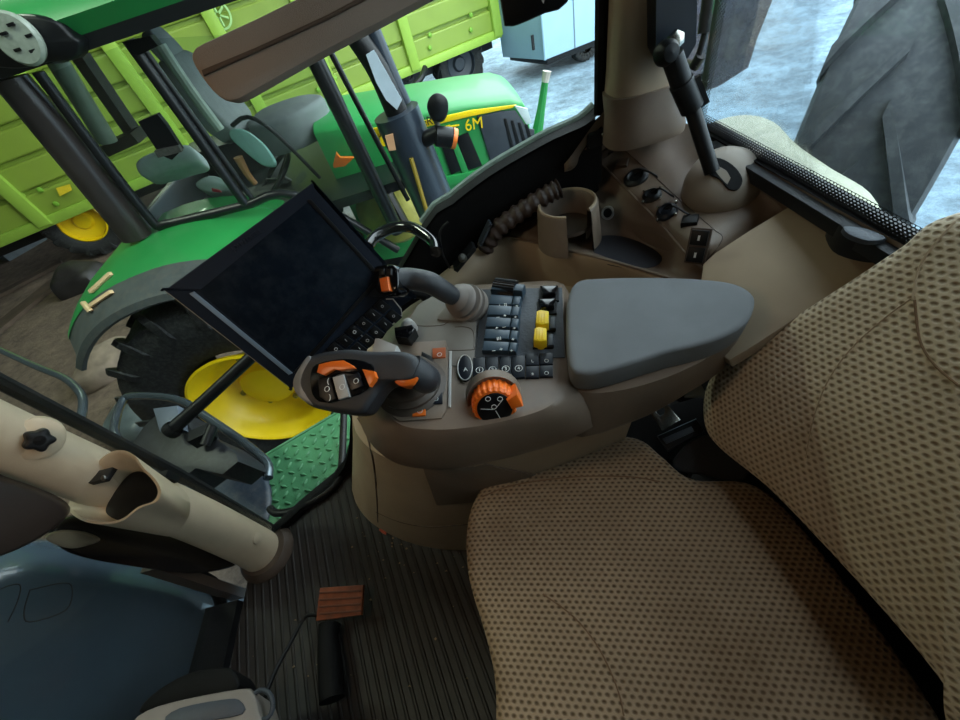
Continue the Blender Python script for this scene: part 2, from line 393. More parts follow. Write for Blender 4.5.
# rubber sill profile lying in front of the rear glass
struct(obj('trim_6', prism([V((RX-.034, .88, .922)), V((RX-.011, .88, .922)), V((RX-.011, -.9, .922)), V((RX-.034, -.9, .922))], UP, .024, .004), BLACK))
# ---- C pillar between the two glasses
cp = []
for z, w0, w1 in ((1.66, .40, .57), (1.3, .395, .55), (1.12, .39, .535), (1.06, .385, .54)):
    c0 = V(((w0+w1)/2, .955, z)); a = (w1-w0)/2
    cp.append([c0+V((math.copysign(abs(math.cos(t))**.6, math.cos(t))*a, math.copysign(abs(math.sin(t))**.6, math.sin(t))*.055, 0)) for t in [2*math.pi*k/28 for k in range(28)]])
struct(obj('trim_7', loft(cp[::-1]), BEIGE, sharp=60))
struct(obj('trim_8', tube([V((.385, 1.0, 1.03)), V((.385, .985, 1.3)), V((.385, .985, 1.65))], .014, 8), RUBBER))
# ---- A pillar: cream tube from the floor to the roof
ax = [V((-1.05, .650, -.01)), V((-1.05, .655, .10)), V((-1.05, .655, .35)), V((-1.05, .640, .68)), V((-1.05, .628, .95)), V((-1.05, .60, 1.66))]
struct(obj('trim_9', tube(ax, [.074, .070, .067, .064, .062, .062], 28, 4), CREAM, sharp=60))
struct(obj('trim_10', tube([V((-1.03, .735, .0)), V((-1.03, .74, .5)), V((-1.03, .72, 1.0)), V((-1.02, .69, 1.66))], .016, 8), RUBBER))
struct(obj('trim_11', lathe([(.0, .03), (.085, .03), (.10, .012), (.104, 0)], V((-1.04, .65, 0)), UP, 28), DARKTAUPE))
o = obj('pillar_screw_cap', lathe([(0, .006), (.014, .006), (.02, .003), (.021, -.004)], hit(257, 538, [bpy.data.objects['trim_9']])[0], hit(257, 538, [bpy.data.objects['trim_9']])[1], 20), CREAM); tag(o, 'small round cream cap near the foot of the front pillar', 'cap')
# windshield with black rubber corner
wx = -1.20
wsp = [V((wx, .58, .13)), V((wx, .55, .02)), V((wx, .46, -.03)), V((wx, -.85, -.03)), V((wx, -.85, 1.62)), V((wx, .58, 1.62))]
struct(obj('window_3', prism([wsp[0], *cr([wsp[0], wsp[1], wsp[2]], 4)[1:-1], *wsp[2:]], V((1, 0, 0)), .005), GL_SIDE))
wr = cr([V((wx, .58, 1.6)), V((wx, .58, .7)), V((wx, .58, .14)), V((wx, .55, .02)), V((wx, .46, -.03)), V((wx, .2, -.02)), V((wx, -.85, -.02))], 5)
struct(obj('trim_12', tube(wr, .02, 8), RUBBER))
# inner cab front wall below and beside the windshield (brown trim down to the mat)
struct(obj('wall_front', prism([V((-1.14, .56, 0)), V((-1.14, .56, .35)), V((-1.19, .56, .35)), V((-1.19, .56, -.05)), V((-1.14, .56, -.05))], V((0, -1, 0)), .03), DARKTAUPE))
struct(obj('trim_13', prism([V((-1.22, .5, -.04)), V((-1.10, .5, -.04)), V((-1.10, .5, .03)), V((-1.22, .5, .03))], V((0, -1, 0)), 1.4), BLACK))
# left of the cab: unseen opaque panel added to shade the seat, and pillars
struct(obj('shade_panel_left', prism([V((-1.0, -.93, 0)), V((.66, -.93, 0)), V((.66, -.93, 1.66)), V((-1.0, -.93, 1.66))], V((0, -1, 0)), .04), BLACK))
struct(obj('trim_14', tube([V((.5, -.9, 0)), V((.5, -.9, 1.66))], .06, 16), BEIGE))
struct(obj('trim_15', tube([V((-1.06, -.9, 0)), V((-1.04, -.88, 1.66))], .06, 16), CREAM))
struct(obj('wall_rear', prism([V((.64, 1.0, 0)), V((.64, -.92, 0)), V((.64, -.92, .93)), V((.64, 1.0, .93))], V((1, 0, 0)), .04), BLACK))
# dome lamp on the roof lining
dl = thing('ceiling_light', 'round warm interior lamp on the cab roof lining', 'ceiling light')
obj('frame', lathe([(.075, 0), (.075, -.018), (.062, -.02), (.062, -.004)], V((-.72, .25, 1.658)), UP, 28), BEIGE, dl)
obj('diffuser', lathe([(.062, -.004), (.062, -.016), (.0, -.020)], V((-.72, .25, 1.658)), UP, 28), mat('warm_lamp', (255, 205, 150), .5, emit=2), dl)

# ============================================================ SEAT
seat = thing('operator_seat', 'beige dimpled-fabric operator seat with tall backrest beside the armrest console', 'seat')
sc = [W(500, 470, Z=.5), W(545, 447, Z=.5), W(600, 437, Z=.5), W(638, 440, Z=.5), W(662, 458, Z=.5), W(692, 480, Z=.5), V((.44, .28, .5)), V((.47, .15, .5)), V((.46, -.12, .5)), V((.36, -.22, .5)),
      V((.20, -.20, .5)), V((0, -.21, .5)), V((-.14, -.17, .5)), V((-.19, -.08, .5)), V((-.165, .06, .5)), W(487, 640, Z=.5), W(468, 570, Z=.5), W(471, 510, Z=.5)]
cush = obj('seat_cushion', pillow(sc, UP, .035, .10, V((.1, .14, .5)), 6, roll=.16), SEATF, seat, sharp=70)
uvplane(cush, (1, 0, 0), (0, 1, 0))
obj('seat_pan', prism([p+V((0, 0, -.10)) for p in inset([V(q) for q in sc], UP, .03)], UP, -.12, .02), BLACK, seat)
obj('suspension_base', box((.10, .12, .19), (.40, .36, .36), bev=.03), BLACK, seat)
# backrest
bn = V((-.89, 0, .455)).normalized(); PL['back'] = (V((.42, .2, .60)), bn)
bup = bn.cross(V((0, 1, 0))).normalized();  bup = bup if bup.z > 0 else -bup
bpx = [(707, 392), (707, 425), (722, 448), (770, 487), (822, 540), (880, 603), (925, 655), (962, 705)]
bo = Ws(bpx, pl='back')
far = Ws([(960, 213), (905, 247), (855, 280), (800, 315), (755, 344), (722, 366)], pl='back')
pc = V((.42, .16, .6))
def bp_(u, v): return PL['back'][0]+V((0, u, 0))+bup*v
v1 = (far[0]-PL['back'][0]).dot(bup)
top = [bp_(-.30, .02), bp_(-.32, .3), bp_(-.28, .55), bp_(-.15, .72), bp_(-.03, .72), bp_(.04, v1+.12)]
boutl = bo+top+far
# ridge of the lumbar bulge
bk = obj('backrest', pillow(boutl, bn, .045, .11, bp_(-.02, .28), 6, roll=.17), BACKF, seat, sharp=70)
uvplane(bk, (0, 1, 0), tuple(bup), tuple(bn))
def seam(pxs, objs, name, m_, r=.0016, off=.0005, n=5):
    pp = cr([V((x, y, 0)) for x, y in pxs], n); q = []
    for p in pp:
        h_, n_ = hit(p.x, p.y, objs, off)
        if h_: q.append(h_)
    if len(q) > 2: return obj(name, tube(q, r, 6), m_, seat)
SEAMD = mat('seam_thread', (120, 92, 66), .9); SEAML = mat('piping_cord', (185, 162, 134), .9)
seam([(482, 497), (515, 485), (575, 477), (630, 477), (660, 482)], [cush], 'seam', SEAMD)
seam([(543, 594), (575, 618), (600, 650), (618, 690), (624, 716)], [cush], 'seam', SEAMD)
seam([(806, 458), (812, 425), (826, 385), (850, 350), (885, 318), (915, 296)], [bk], 'seam', SEAML, .0009)
seam([(913, 300), (918, 272), (930, 250), (955, 222)], [bk], 'piping', SEAML, .0014)
seam([(915, 300), (920, 340), (935, 365), (958, 385)], [bk], 'seam', SEAMD, .0014)
# edge welt along the backrest's upper side
# buckle
bk_t = thing('seat_belt_buckle', 'black seat belt buckle with bare metal tongue beside the seat cushion', 'seat belt')
PL['bel'] = (V((.36, .45, .52)), V((-.25, -.35, .9)).normalized()); bn2 = PL['bel'][1]
obj('webbing', pillow(Ws([(672, 462), (692, 440), (718, 436), (748, 462), (740, 482), (700, 474), (676, 472)], pl='bel'), bn2, .012, .02, seg=3), mat('webbing', (30, 32, 36), .8, bump=.8), bk_t)
obj('buckle_body', prism(Ws([(657, 437), (695, 420), (703, 432), (668, 452)], pl='bel'), bn2, .03, .005), BLACK, bk_t)
obj('release_slot', prism(Ws([(662, 440), (690, 428), (693, 433), (666, 445)], pl='bel'), bn2, .033, .001, .028), DGREY, bk_t)
tg = Ws([(648, 411), (655, 406), (657, 410), (656.5, 414), (660, 417), (664, 415), (665, 411), (662, 407), (665, 404), (680, 421), (662, 432)], pl='bel')
obj('tongue', prism(tg, bn2, .022, .001, .019), CHROME, bk_t)
# side frame and dark gap behind the cushion
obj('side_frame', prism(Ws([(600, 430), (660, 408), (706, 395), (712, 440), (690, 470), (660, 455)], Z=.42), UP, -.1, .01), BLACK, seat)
o = obj('document_clip', prism(Ws([(684, 398), (699, 384), (707, 398)], Z=.56), UP, .01, .002), GREYK); tag(o, 'small pale triangular bracket between armrest and backrest', 'bracket')

# ============================================================ PEDESTAL UNDER THE ARMREST
ped = thing('console_pedestal', 'beige moulded pedestal standing on the ribbed mat under the armrest', 'console base')
zt = .66
def rng(z, pts): return [W(*p, Z=z) for p in pts]
r_top = rng(.66, [(352, 412), (356, 432), (372, 450), (400, 462), (440, 465), (480, 463), (530, 452), (600, 425), (640, 400)])
r_up = rng(.40, [(353, 440), (358, 460), (372, 480), (398, 497), (432, 505), (470, 503), (520, 495), (575, 478), (615, 465)])
r_mid = rng(.12, [(352, 478), (357, 495), (371, 514), (398, 530), (430, 540), (466, 543), (510, 540), (550, 530), (590, 520)])
r_bot = rng(.0, [(352, 490), (358, 507), (373, 524), (400, 539), (432, 548), (466, 550), (512, 548), (555, 540), (595, 530)])
back = []
def closering(r, y=.93):
    a, b = r[0], r[-1]
    return cr(r, 4)+[V((b.x+.02, b.y+.12, b.z)), V((b.x, min(y, 1.0), b.z)), V(((a.x+b.x)/2, y, b.z)), V((a.x+.04, min(y, .93), b.z))]
obj('pedestal_shell', loft([closering(r_bot, .92), closering(r_mid, .9), closering(r_up, .9), closering(r_top, .88)]), BEIGE, ped, sharp=50)
pshell = bpy.data.objects['pedestal_shell']
def on(pxs, objs, name, m_, par, r=.002, off=.0, n=4, closed=False, sm=8):
    pp = cr([V((x, y, 0)) for x, y in pxs], n, closed) if n > 1 else [V((x, y, 0)) for x, y in pxs]
    if closed: pp.append(pp[0])
    q = [h for h in (hit(p.x, p.y, objs, off)[0] for p in pp) if h]
    if len(q) > 2: return obj(name, tube(q, r, sm), m_, par)
on([(358, 418), (366, 432), (372, 455), (376, 485), (378, 522)], [pshell], 'panel_gap', DARKTAUPE, ped, .0028, -.0005)
on([(376, 512), (400, 522), (430, 527), (470, 524), (520, 520)], [pshell], 'panel_gap', DARKTAUPE, ped, .002, -.0005)
# recessed darker cover plate on the pedestal's side
rows_ = []
for k in range(6):
    f_ = k/5; r_ = []
    for j in range(9):
        g_ = j/8; tx, ty = 417+g_*125, 449+g_*26; bx_, by_ = 437+g_*95, 504-g_*8
        h_, n_ = hit(tx+(bx_-tx)*f_, ty+(by_-ty)*f_, [pshell], .004)
        r_.append(h_)
    rows_.append(r_)
if all(p for r_ in rows_ for p in r_): obj('cover_plate', patch(rows_, 2, .003, (0, 1, 0)), TAUPE, ped, sharp=60)
else: print('COVER MISS')

# ============================================================ ARMREST CONSOLE
con = thing('armrest_console', 'taupe control armrest crowded with levers, switches and an orange dial', 'control console')
PZ = .84
PL['pod'] = (V((0, .6, PZ)), V((.06, -.05, 1)).normalized()); pn = PL['pod'][1]
top_px = [(392, 341), (408, 315), (432, 298), (470, 287), (520, 284), (563, 286), (566, 330), (569, 372), (562, 396), (545, 412), (500, 425), (455, 432), (420, 432), (398, 427), (385, 412), (382, 380)]
tp = cr(Ws(top_px, pl='pod'), 4, True)
low_px = [(372, 350), (392, 318), (425, 300), (470, 290), (520, 286), (563, 288), (575, 330), (640, 378), (690, 385), (640, 412), (560, 438), (490, 458), (420, 466), (385, 458), (362, 430), (352, 395)]
zl = .745
lp = cr(Ws([(375, 352), (395, 322), (425, 302), (470, 292), (520, 288), (565, 290), (575, 330), (600, 380), (600, 420), (560, 440), (500, 456), (455, 466), (415, 468), (385, 457), (364, 432), (356, 395)], Z=.72), 4, True)
mp_ = [a.lerp(b, .5)+V((0, 0, .012)) for a, b in zip(tp, lp)]
ci = sum(tp, V((0, 0, 0)))/len(tp)
lo2 = [p.lerp(ci, .12)+V((0, 0, -.03-(p.z-.72))) for p in lp]
body = obj('body', loft([[p.lerp(V((ci.x, ci.y, p.z-.0)), .1)+V((0, 0, -.04)) for p in lp], lp, mp_, [a.lerp(b, .06)+V((0, 0, -.004)) for a, b in zip(tp, lp)], inset(tp, pn, .006)]), TAUPE, con, sharp=50)
# rear arm of the body that carries the pad
arm_top = Ws([(560, 350), (570, 385), (610, 392), (680, 372), (740, 335), (700, 330), (620, 330)], Z=.80)
arm_low = Ws([(560, 405), (575, 436), (610, 428), (668, 404), (728, 364), (700, 350), (620, 380)], Z=.70)
obj('arm', loft([cr([p.lerp(sum(arm_low, V((0, 0, 0)))/7, .25)+V((0, 0, -.03)) for p in arm_low], 4, True), cr(arm_low, 4, True), cr(arm_top, 4, True)]), TAUPE, con, sharp=50)
# padded top
PL['pad'] = (V((.3, .6, .865)), V((.03, -.10, 1)).normalized())
pad_px = [(576, 284), (600, 280), (650, 279), (700, 281), (732, 285), (750, 294), (754, 306), (745, 325), (715, 342), (665, 355), (610, 372), (585, 376), (571, 370), (567, 345), (567, 305)]
pad = obj('armrest_pad', pillow(Ws(pad_px, pl='pad'), PL['pad'][1], .012, .05, seg=5, roll=.09), PADM, con, sharp=60)
def blk(name, pxs, h, m_, par, pl='pod', bev=.001, base=-.002, sm=0):
    q = Ws(pxs, pl=pl)
    if sm: q = cr(q, sm, True)
    return obj(name, prism(q, PL[pl][1], h, bev, base), m_, par)
# fixed panels
blk('upper_panel', [(399, 340), (418, 305), (443, 291), (482, 289), (478, 345), (474, 368), (400, 362)], .002, GREYTOP, con, bev=.001, sm=0)
blk('left_panel', [(388, 352), (395, 344), (446, 341), (449, 352), (447, 410), (442, 419), (400, 422), (389, 415), (385, 395)], .003, TAUPE, con, bev=.0015)
blk('selector_bed', [(478, 290), (562, 288), (565, 358), (474, 358)], .002, DGREY, con)
blk('panel_line', [(449.5, 352), (452, 352), (451, 408), (448.5, 408)], .0045, GREYK, con)
on([(455, 327), (465, 327), (473, 331), (474, 346), (470, 350), (420, 350)], [bpy.data.objects['upper_panel']], 'panel_gap', DARKTAUPE, con, .0009, 0)
on([(444, 294), (455, 298), (448, 322), (430, 326), (410, 325)], [bpy.data.objects['upper_panel']], 'panel_gap', DARKTAUPE, con, .0009, 0)
# switch row with print
def icon(px, py, s, par, pl='pod', h=.005, txt=None, w=None, m_=None):
    o_ = W(px, py, pl=(PL[pl][0]+PL[pl][1]*h, PL[pl][1])); n_ = PL[pl][1]
    rt = (W(px+5, py-.8, pl=pl)-W(px, py, pl=pl)).normalized(); u_ = n_.cross(rt)
    if txt: return text('printed_mark', txt, o_, rt, u_, s, m_ or WHITE, par, .0003)
def ring_icon(px, py, s, par, pl='pod', h=.005, br=.14):
    n_ = PL[pl][1]; o_ = W(px, py, pl=(PL[pl][0]+n_*h, n_)); u, w, a = frame(n_)
    return obj('printed_mark', tube([o_+(u*math.cos(t)+w*math.sin(t))*s for t in [math.tau*k/14 for k in range(15)]], s*br, 5), WHITE, par)
SW = (PL['pod'][0], pn)
ovc = (465.5, 369.5)
ov = [(ovc[0]+7.2*math.cos(t), ovc[1]+12.5*math.sin(t)) for t in [math.tau*k/24 for k in range(24)]]
sw = blk('oval_switch', ov, .006, DARKBLUE, con); obj('chrome_ring', tube([p+pn*.006 for p in Ws(ov+ov[:1], pl='pod')], .0012, 6), GREYK, sw); icon(465.5, 369.5, .012, sw, h=.0065, txt='A')
edges = [(473, 486), (486, 499), (499.5, 512), (512, 525.5)]
for i, (a, b) in enumerate(edges):
    k = (lambda x: 359.5-(x-473)*.045)
    s_ = blk('push_switch', [(a+.4, k(a)), (b-.4, k(b)), (b-.6, k(b)+21.5), (a+.2, k(a)+22.5)], .006, DARKBLUE, con, bev=.0015)
    icon((a+b)/2, k(a)+10.5, .0105, s_, h=.0065, txt=str(i+1)); ring_icon((a+b)/2, k(a)+10.5, .0068, s_, h=.0062, br=.09)
for i, (a, b, c, d) in enumerate([(526, 355.5, 539, 367), (540, 355, 553, 366.5), (526, 368, 539, 379.5), (540, 367.5, 553, 378.5)]):
    s_ = blk('small_switch', [(a, b), (c, b-.4), (c, d-.4), (a, d)], .006, DARKBLUE, con, bev=.0012)
    (ring_icon if i in (1, 3) else (lambda x, y, s, p, h: icon(x, y, .009, p, h=h, txt='\u00b1' if i == 2 else 'L')))((a+c)/2, (b+d)/2, .0035, s_, h=.0062)
# selector bank, five concave rows leaning with the console
for k in range(5):
    y0 = 300+k*11.2; x0 = 492-k*1.8; x1 = 522-k*.9
    s_ = blk('selector_row', [(x0, y0), (x1-8, y0+1.5), (x1-10, y0+10.5), (x0-2, y0+10)], .020-.002*abs(k-1), BLUEGREY, con, bev=.003)
    s2 = blk('selector_row', [(x1-7.4, y0+1.6), (x1, y0+2.2), (x1-2, y0+11), (x1-9.4, y0+10.6)], .020-.002*abs(k-1), BLUEGREY, con, bev=.003)
    icon((x0+x1-10)/2+1, y0+5.2, .013, s_, h=.0205-.002*abs(k-1), txt=('I  II', '\u2013  +', '+  \u2013', 'III', '\u2013  +')[k]); icon((x0+x1)/2+10, y0+6, .012, s2, h=.0205-.002*abs(k-1), txt='+')
blk('selector_head', [(494, 290), (526, 293), (523, 300), (492, 298)], .026, BLUEGREY, con, bev=.004)
# knurled thumb wheel at the head of the bank
wc = W(506, 293, pl='pod')+pn*.012; wax = (W(520, 295, pl='pod')-W(492, 291, pl='pod')).normalized()
gear = []
u, w_, a_ = frame(wax)
for hh in (-.024, .024):
    gear.append([wc+a_*hh+(u*math.cos(t)+w_*math.sin(t))*(.020+(.0015 if i % 2 else 0)) for i, t in enumerate([math.tau*k/48 for k in range(48)])])
obj('thumb_wheel', loft(gear), BLACK, con, sharp=20)
# four finger levers: two black rockers, two yellow knobs
for i, (x, y) in enumerate(((549, 296), (547, 309), (545, 326), (543, 343))):
    s_ = blk('lever_socket', [(x-10, y-5.5), (x+10, y-6), (x+10, y+6.5), (x-10, y+7)], .006, BLACK, con, bev=.002)
    if i < 2:
        blk('rocker', [(x-9, y-4.5), (x+9, y-5), (x+7, y+3), (x-6, y+5)], .018, GLOSSBLK, s_, bev=.004)
    else:
        blk('yellow_knob', [(x-8, y-6), (x-4, y-7.5), (x+4, y-6), (x+4, y+6), (x-2, y+7.5), (x-9, y+6)], .026, YEL, s_, bev=.003)
        for q in range(4): blk('knob_ridge', [(x-7.5+q*2.6, y-5), (x-6.9+q*2.6, y-5), (x-7.3+q*2.6, y+6), (x-7.9+q*2.6, y+6)], .0275, YEL, s_, bev=.0004, base=.024)
        blk('rocker', [(x+5, y-5), (x+11, y-5.5), (x+11, y+6), (x+5, y+6)], .012, DGREY, s_, bev=.003)
# orange rotary dial in its dish
dn = V((-.06, -.90, .34)).normalized(); dc = W(494, 400, pl=(PL['pod'][0]+pn*.006, pn)); PL['dial'] = (dc, dn)
obj('dial_dish', lathe([(.0, -.004), (.043, -.004), (.047, 0), (.050, -.02)], dc, dn, 40), TAUPE, con, sharp=50)
u, w_, a_ = frame(dn)
gr = []
for hh, rr in ((-.004, .040), (.020, .039), (.026, .035), (.026, .029)):
    gr.append([dc+a_*hh+(u*math.cos(t)+w_*math.sin(t))*(rr-(.0016 if (i//2) % 2 and rr > .030 else 0)) for i, t in enumerate([math.tau*k/96 for k in range(96)])])
dial = obj('orange_dial', loft(gr), ORANGE, con, sharp=25)
dx = (W(528, 385, pl='dial')-dc).normalized(); dy = dn.cross(dx)
obj('dial_tab', prism([dc+dx*.026-dy*.010, dc+dx*.046-dy*.014, dc+dx*.047+dy*.014, dc+dx*.026+dy*.010], dn, .036, .004), ORANGE, dial)
dk = obj('dial_disc', lathe([(0, .029), (.026, .029), (.030, .028), (.032, .02)], dc, dn, 32), BLACK, con)
for x, y in ((488, 399), (500, 399), (494, 407)): ring_icon(x, y, .0042, dk, 'dial', .030)
for a in (30, 150, 270):
    dd = dx*math.cos(math.radians(a))+dy*math.sin(math.radians(a)); obj('printed_mark', tube([dc+dn*.0295+dd*.003, dc+dn*.0295+dd*.024], .0005, 5), WHITE, dk)
# small switches on the left panel
for px, mm in (([(433, 350), (446, 349), (446, 359), (433, 360)], DULLOR), ([(414, 405), (427, 404), (426, 417), (413, 418)], ORANGE)):
    s_ = blk('square_switch', px, .006, mm, con, bev=.0015); ring_icon(sum(p[0] for p in px)/4, sum(p[1] for p in px)/4, .0045, s_, h=.0062)
s_ = blk('square_switch', [(430, 394), (443, 393), (443, 405), (429, 406)], .006, DARKBLUE, con, bev=.0015); ring_icon(436, 399, .004, s_, h=.0062)
icon(403, 412, .016, con, h=.0035, txt='\u22a5')
icon(397, 407, .010, con, h=.0035, txt='\u2013\u2013')
# grey knob and black block switch
kb = obj('grey_knob', lathe([(.014, 0), (.015, .012), (.013, .026), (.006, .032), (0, .033)], W(412, 330, pl='pod'), (pn+V((-.2, -.1, 0))), 24), GREYK, con)
blk('block_switch', [(398, 336), (416, 333), (419, 337), (412, 347), (399, 345)], .028, GLOSSBLK, con, bev=.004)
# ------- main grip lever
jk = thing('drive_lever', 'large black grip lever with orange thumb buttons in front of the screen', 'lever')
PL['grip'] = (W(350, 388, Z=.95), V((-.12, -.42, .90)).normalized()); gn = PL['grip'][1]
g_px = [(296, 384), (300, 372), (311, 357), (345, 350), (375, 352), (403, 352), (417, 358), (421, 372), (414, 380), (398, 381), (384, 388), (374, 402), (363, 414), (340, 413), (313, 407), (301, 396)]
gp = obj('grip', pillow(Ws(g_px, pl='grip'), gn, .016, .030, W(352, 383, pl='grip'), 4, roll=.25), SOFTBLK, jk, sharp=60)
obj('grip_side', prism(cr(Ws([(296, 384), (301, 371), (311, 357), (314, 362), (307, 376), (310, 392), (316, 406), (301, 397)], pl='grip'), 3, True), gn, .0095, .003, -.026), mat('grey_side_plastic', (120, 120, 120), .4, var=.1, scale=40), jk)  # side face of the grip in a paler grey
hp = (PL['grip'][0]+gn*.012, gn); PL['gtop'] = hp
obj('face_plate', prism(cr(Ws([(316, 378), (322, 366), (350, 361), (376, 366), (378, 380), (364, 396), (330, 404), (318, 396)], pl='grip'), 3, True), gn, .0155, .002, .004), GLOSSBLK, jk)
PL['gf'] = (PL['grip'][0]+gn*.0155, gn)
def gb(name, px, h, mm, par=jk, sm=0): return blk(name, px, h, mm, par, 'gf', .0012, -.004, sm)
gb('orange_rocker', [(319, 373), (321, 365), (333, 362), (345, 361), (354, 366), (357, 369), (342, 371), (336, 370), (326, 376)], .006, ORANGE)
gb('orange_button', [(364, 370), (376, 372), (378, 378), (371, 387), (368, 380)], .006, ORANGE)
b1 = gb('black_button', [(319, 380), (331, 377), (337, 399), (329, 403), (321, 397)], .004, BLACK)
b2 = gb('silver_button', [(334, 378), (345, 375), (351, 397), (340, 400)], .005, GREYK)
b3 = gb('black_button', [(348, 377), (359, 373), (364, 386), (353, 391)], .004, DARKBLUE)
for x, y, s_, pr, hh in ((327, 389, .0042, b1, .0045), (342, 387, .0042, b2, .0055), (356, 381, .004, b3, .0045)): 
    r_ = ring_icon(x, y, s_, pr, 'gf', hh, .16)
for yy in (381, 397): icon(328 if yy == 381 else 330, yy, .012, b1, 'gf', .0045, '(' if yy == 381 else ')')
stem = [W(408, 368, pl='grip')-gn*.01, W(417, 374, pl='grip')-gn*.04, W(414, 384, pl='pod')+pn*.05, W(411, 390, pl='pod')]
obj('neck', tube(stem, [.026, .024, .022, .026], 16, 5), SOFTBLK, jk, sharp=60)
obj('orange_trigger', pillow(Ws([(395, 380), (408, 377), (419, 377), (414, 384), (405, 387), (398, 385)], pl='grip'), gn, .006, .02, seg=3, roll=.3), ORANGE, jk)
bt = W(412, 387, pl='pod')
u, w_, a_ = frame(pn)
obj('boot', lathe([(.066, -.002), (.067, .004), (.058, .010), (.060, .018), (.052, .024), (.052, .032), (.040, .042), (.026, .050), (.0, .052)], bt, pn+V((.0, .0, 0)), 32), DARKTAUPE, jk, sharp=50)
obj('slot_shield', prism(Ws([(424, 357), (434, 362), (438, 375), (434, 390), (428, 400), (424, 395), (428, 378), (423, 366)], pl='pod'), pn, .02, .003), BLACK, jk)
# ------- second lever with ribbed bellows
hl = thing('hydraulic_lever', 'curved black lever with small orange button rising from grey bellows', 'lever')
base2 = W(466, 304, pl='pod')
top2 = W(392, 280, Z=.985)
pts = [base2+pn*.03, base2.lerp(top2, .25)+V((0, 0, .05)), base2.lerp(top2, .55)+V((0, 0, .055)), base2.lerp(top2, .85)+V((0, 0, .02)), top2]
lv = obj('shaft', tube([W(461, 301, Z=.885), W(447, 293, Z=.925), W(430, 283, Z=.96), W(410, 279, Z=.975), W(396, 280, Z=.985)], [.015, .020, .021, .021, .021], 20, 5), SOFTBLK, hl, sharp=60)
PL['h2'] = (W(386, 280, Z=.99), V((-.45, -.45, .77)).normalized())
obj('head', pillow(Ws([(376, 268), (384, 265), (396, 266), (399, 280), (397, 292), (386, 295), (377, 291), (375, 280)], pl='h2'), PL['h2'][1], .008, .03, seg=3, roll=.2), GLOSSBLK, hl)
PL['h3'] = (PL['h2'][0]+PL['h2'][1]*.0075, PL['h2'][1])
blk('orange_button', [(381, 279), (389, 277), (391, 291), (383, 292)], .005, ORANGE, hl, 'h3', .0015, -.003)
for x in (380, 387): blk('black_button', [(x, 270), (x+5, 269), (x+5, 275), (x, 276)], .003, BLACK, hl, 'h3', .001)
bd = (W(447, 293, Z=.925)-W(468, 304, Z=.865)).normalized(); bb = W(470, 305, Z=.86)
obj('bellows', lathe([(.040, -.01), (.041, .004), (.028, .009), (.041, .014), (.040, .020), (.024, .025), (.036, .030), (.035, .036), (.020, .042), (.030, .048), (.022, .056), (.016, .062), (0, .063)], bb, bd, 32), mat('bellows_grey', (118, 108, 100), .55, var=.06), hl, sharp=60)
obj('bellows_collar', prism(cr(Ws([(438, 318), (446, 322), (468, 322), (480, 312), (482, 298), (474, 291), (460, 296)], pl='pod'), 3, True), pn, .006, .002), GREYTOP, hl)

# ============================================================ TERMINAL
ter = thing('display_terminal', 'tilted black touchscreen terminal with keypad strip in front of the side glass', 'monitor')
Tn = V((.26840874, -.90575263, .32797702)).normalized()
PL['ter'] = (V((-.498, .623, 1.106)), Tn)
A_, B_, C_, D_ = Ws([(165, 290), (312, 183), (414, 297), (291, 388)], pl='ter')
obj('housing', prism([A_, B_, C_, D_], Tn, -.034, .008, -.004), mat('terminal_back', (150, 148, 140), .5), ter)
bz = obj('bezel', prism(cr([A_, A_.lerp(B_, .03), A_.lerp(B_, .5), B_.lerp(A_, .03), B_, B_.lerp(C_, .03), B_.lerp(C_, .5), C_.lerp(B_, .03), C_, C_.lerp(D_, .03), C_.lerp(D_, .5), D_.lerp(C_, .03), D_, D_.lerp(A_, .03), D_.lerp(A_, .5), A_.lerp(D_, .03)], 2, True), Tn, .004, .003, -.006), BEZEL, ter)
sq = [(196, 295), (307, 199), (392, 274), (292, 371)]
def tb(name, px, h, m_, par, bev=.0008, base=0.003): return obj(name, prism(Ws(px, pl='ter'), Tn, h, bev, base), m_, par)
tb('screen', [(199, 291), (308, 202), (378, 276), (294, 371)], .0048, SCREEN, ter)
obj('bezel_edge', tube([A_+Tn*-.002, D_+Tn*-.002, D_.lerp(C_, .05)], .0022, 6), mat('pale_edge', (165, 162, 155), .4), ter)
tb('bezel_highlight_rib', [(190, 293), (195, 291), (293, 372), (289, 374)], .0058, mat('rib_grey', (110, 125, 140), .3), ter)
tb('bezel_rib', [(307, 200), (311, 199), (381, 275), (377, 277)], .0062, BLACK, ter)
tb('bezel_rib', [(294, 371), (378, 276), (381, 278), (297, 374)], .0062, BLACK, ter)
# embossed name on the bezel's upper edge
pm = W(247, 240, pl=(PL['ter'][0]+Tn*.0042, Tn)); rt = (W(265, 227, pl='ter')-W(230, 251, pl='ter')).normalized()
text('embossed_lettering', 'JOHN DEERE', pm, rt, Tn.cross(rt), .010, mat('emboss', (40, 45, 54), .3), ter, .0006)
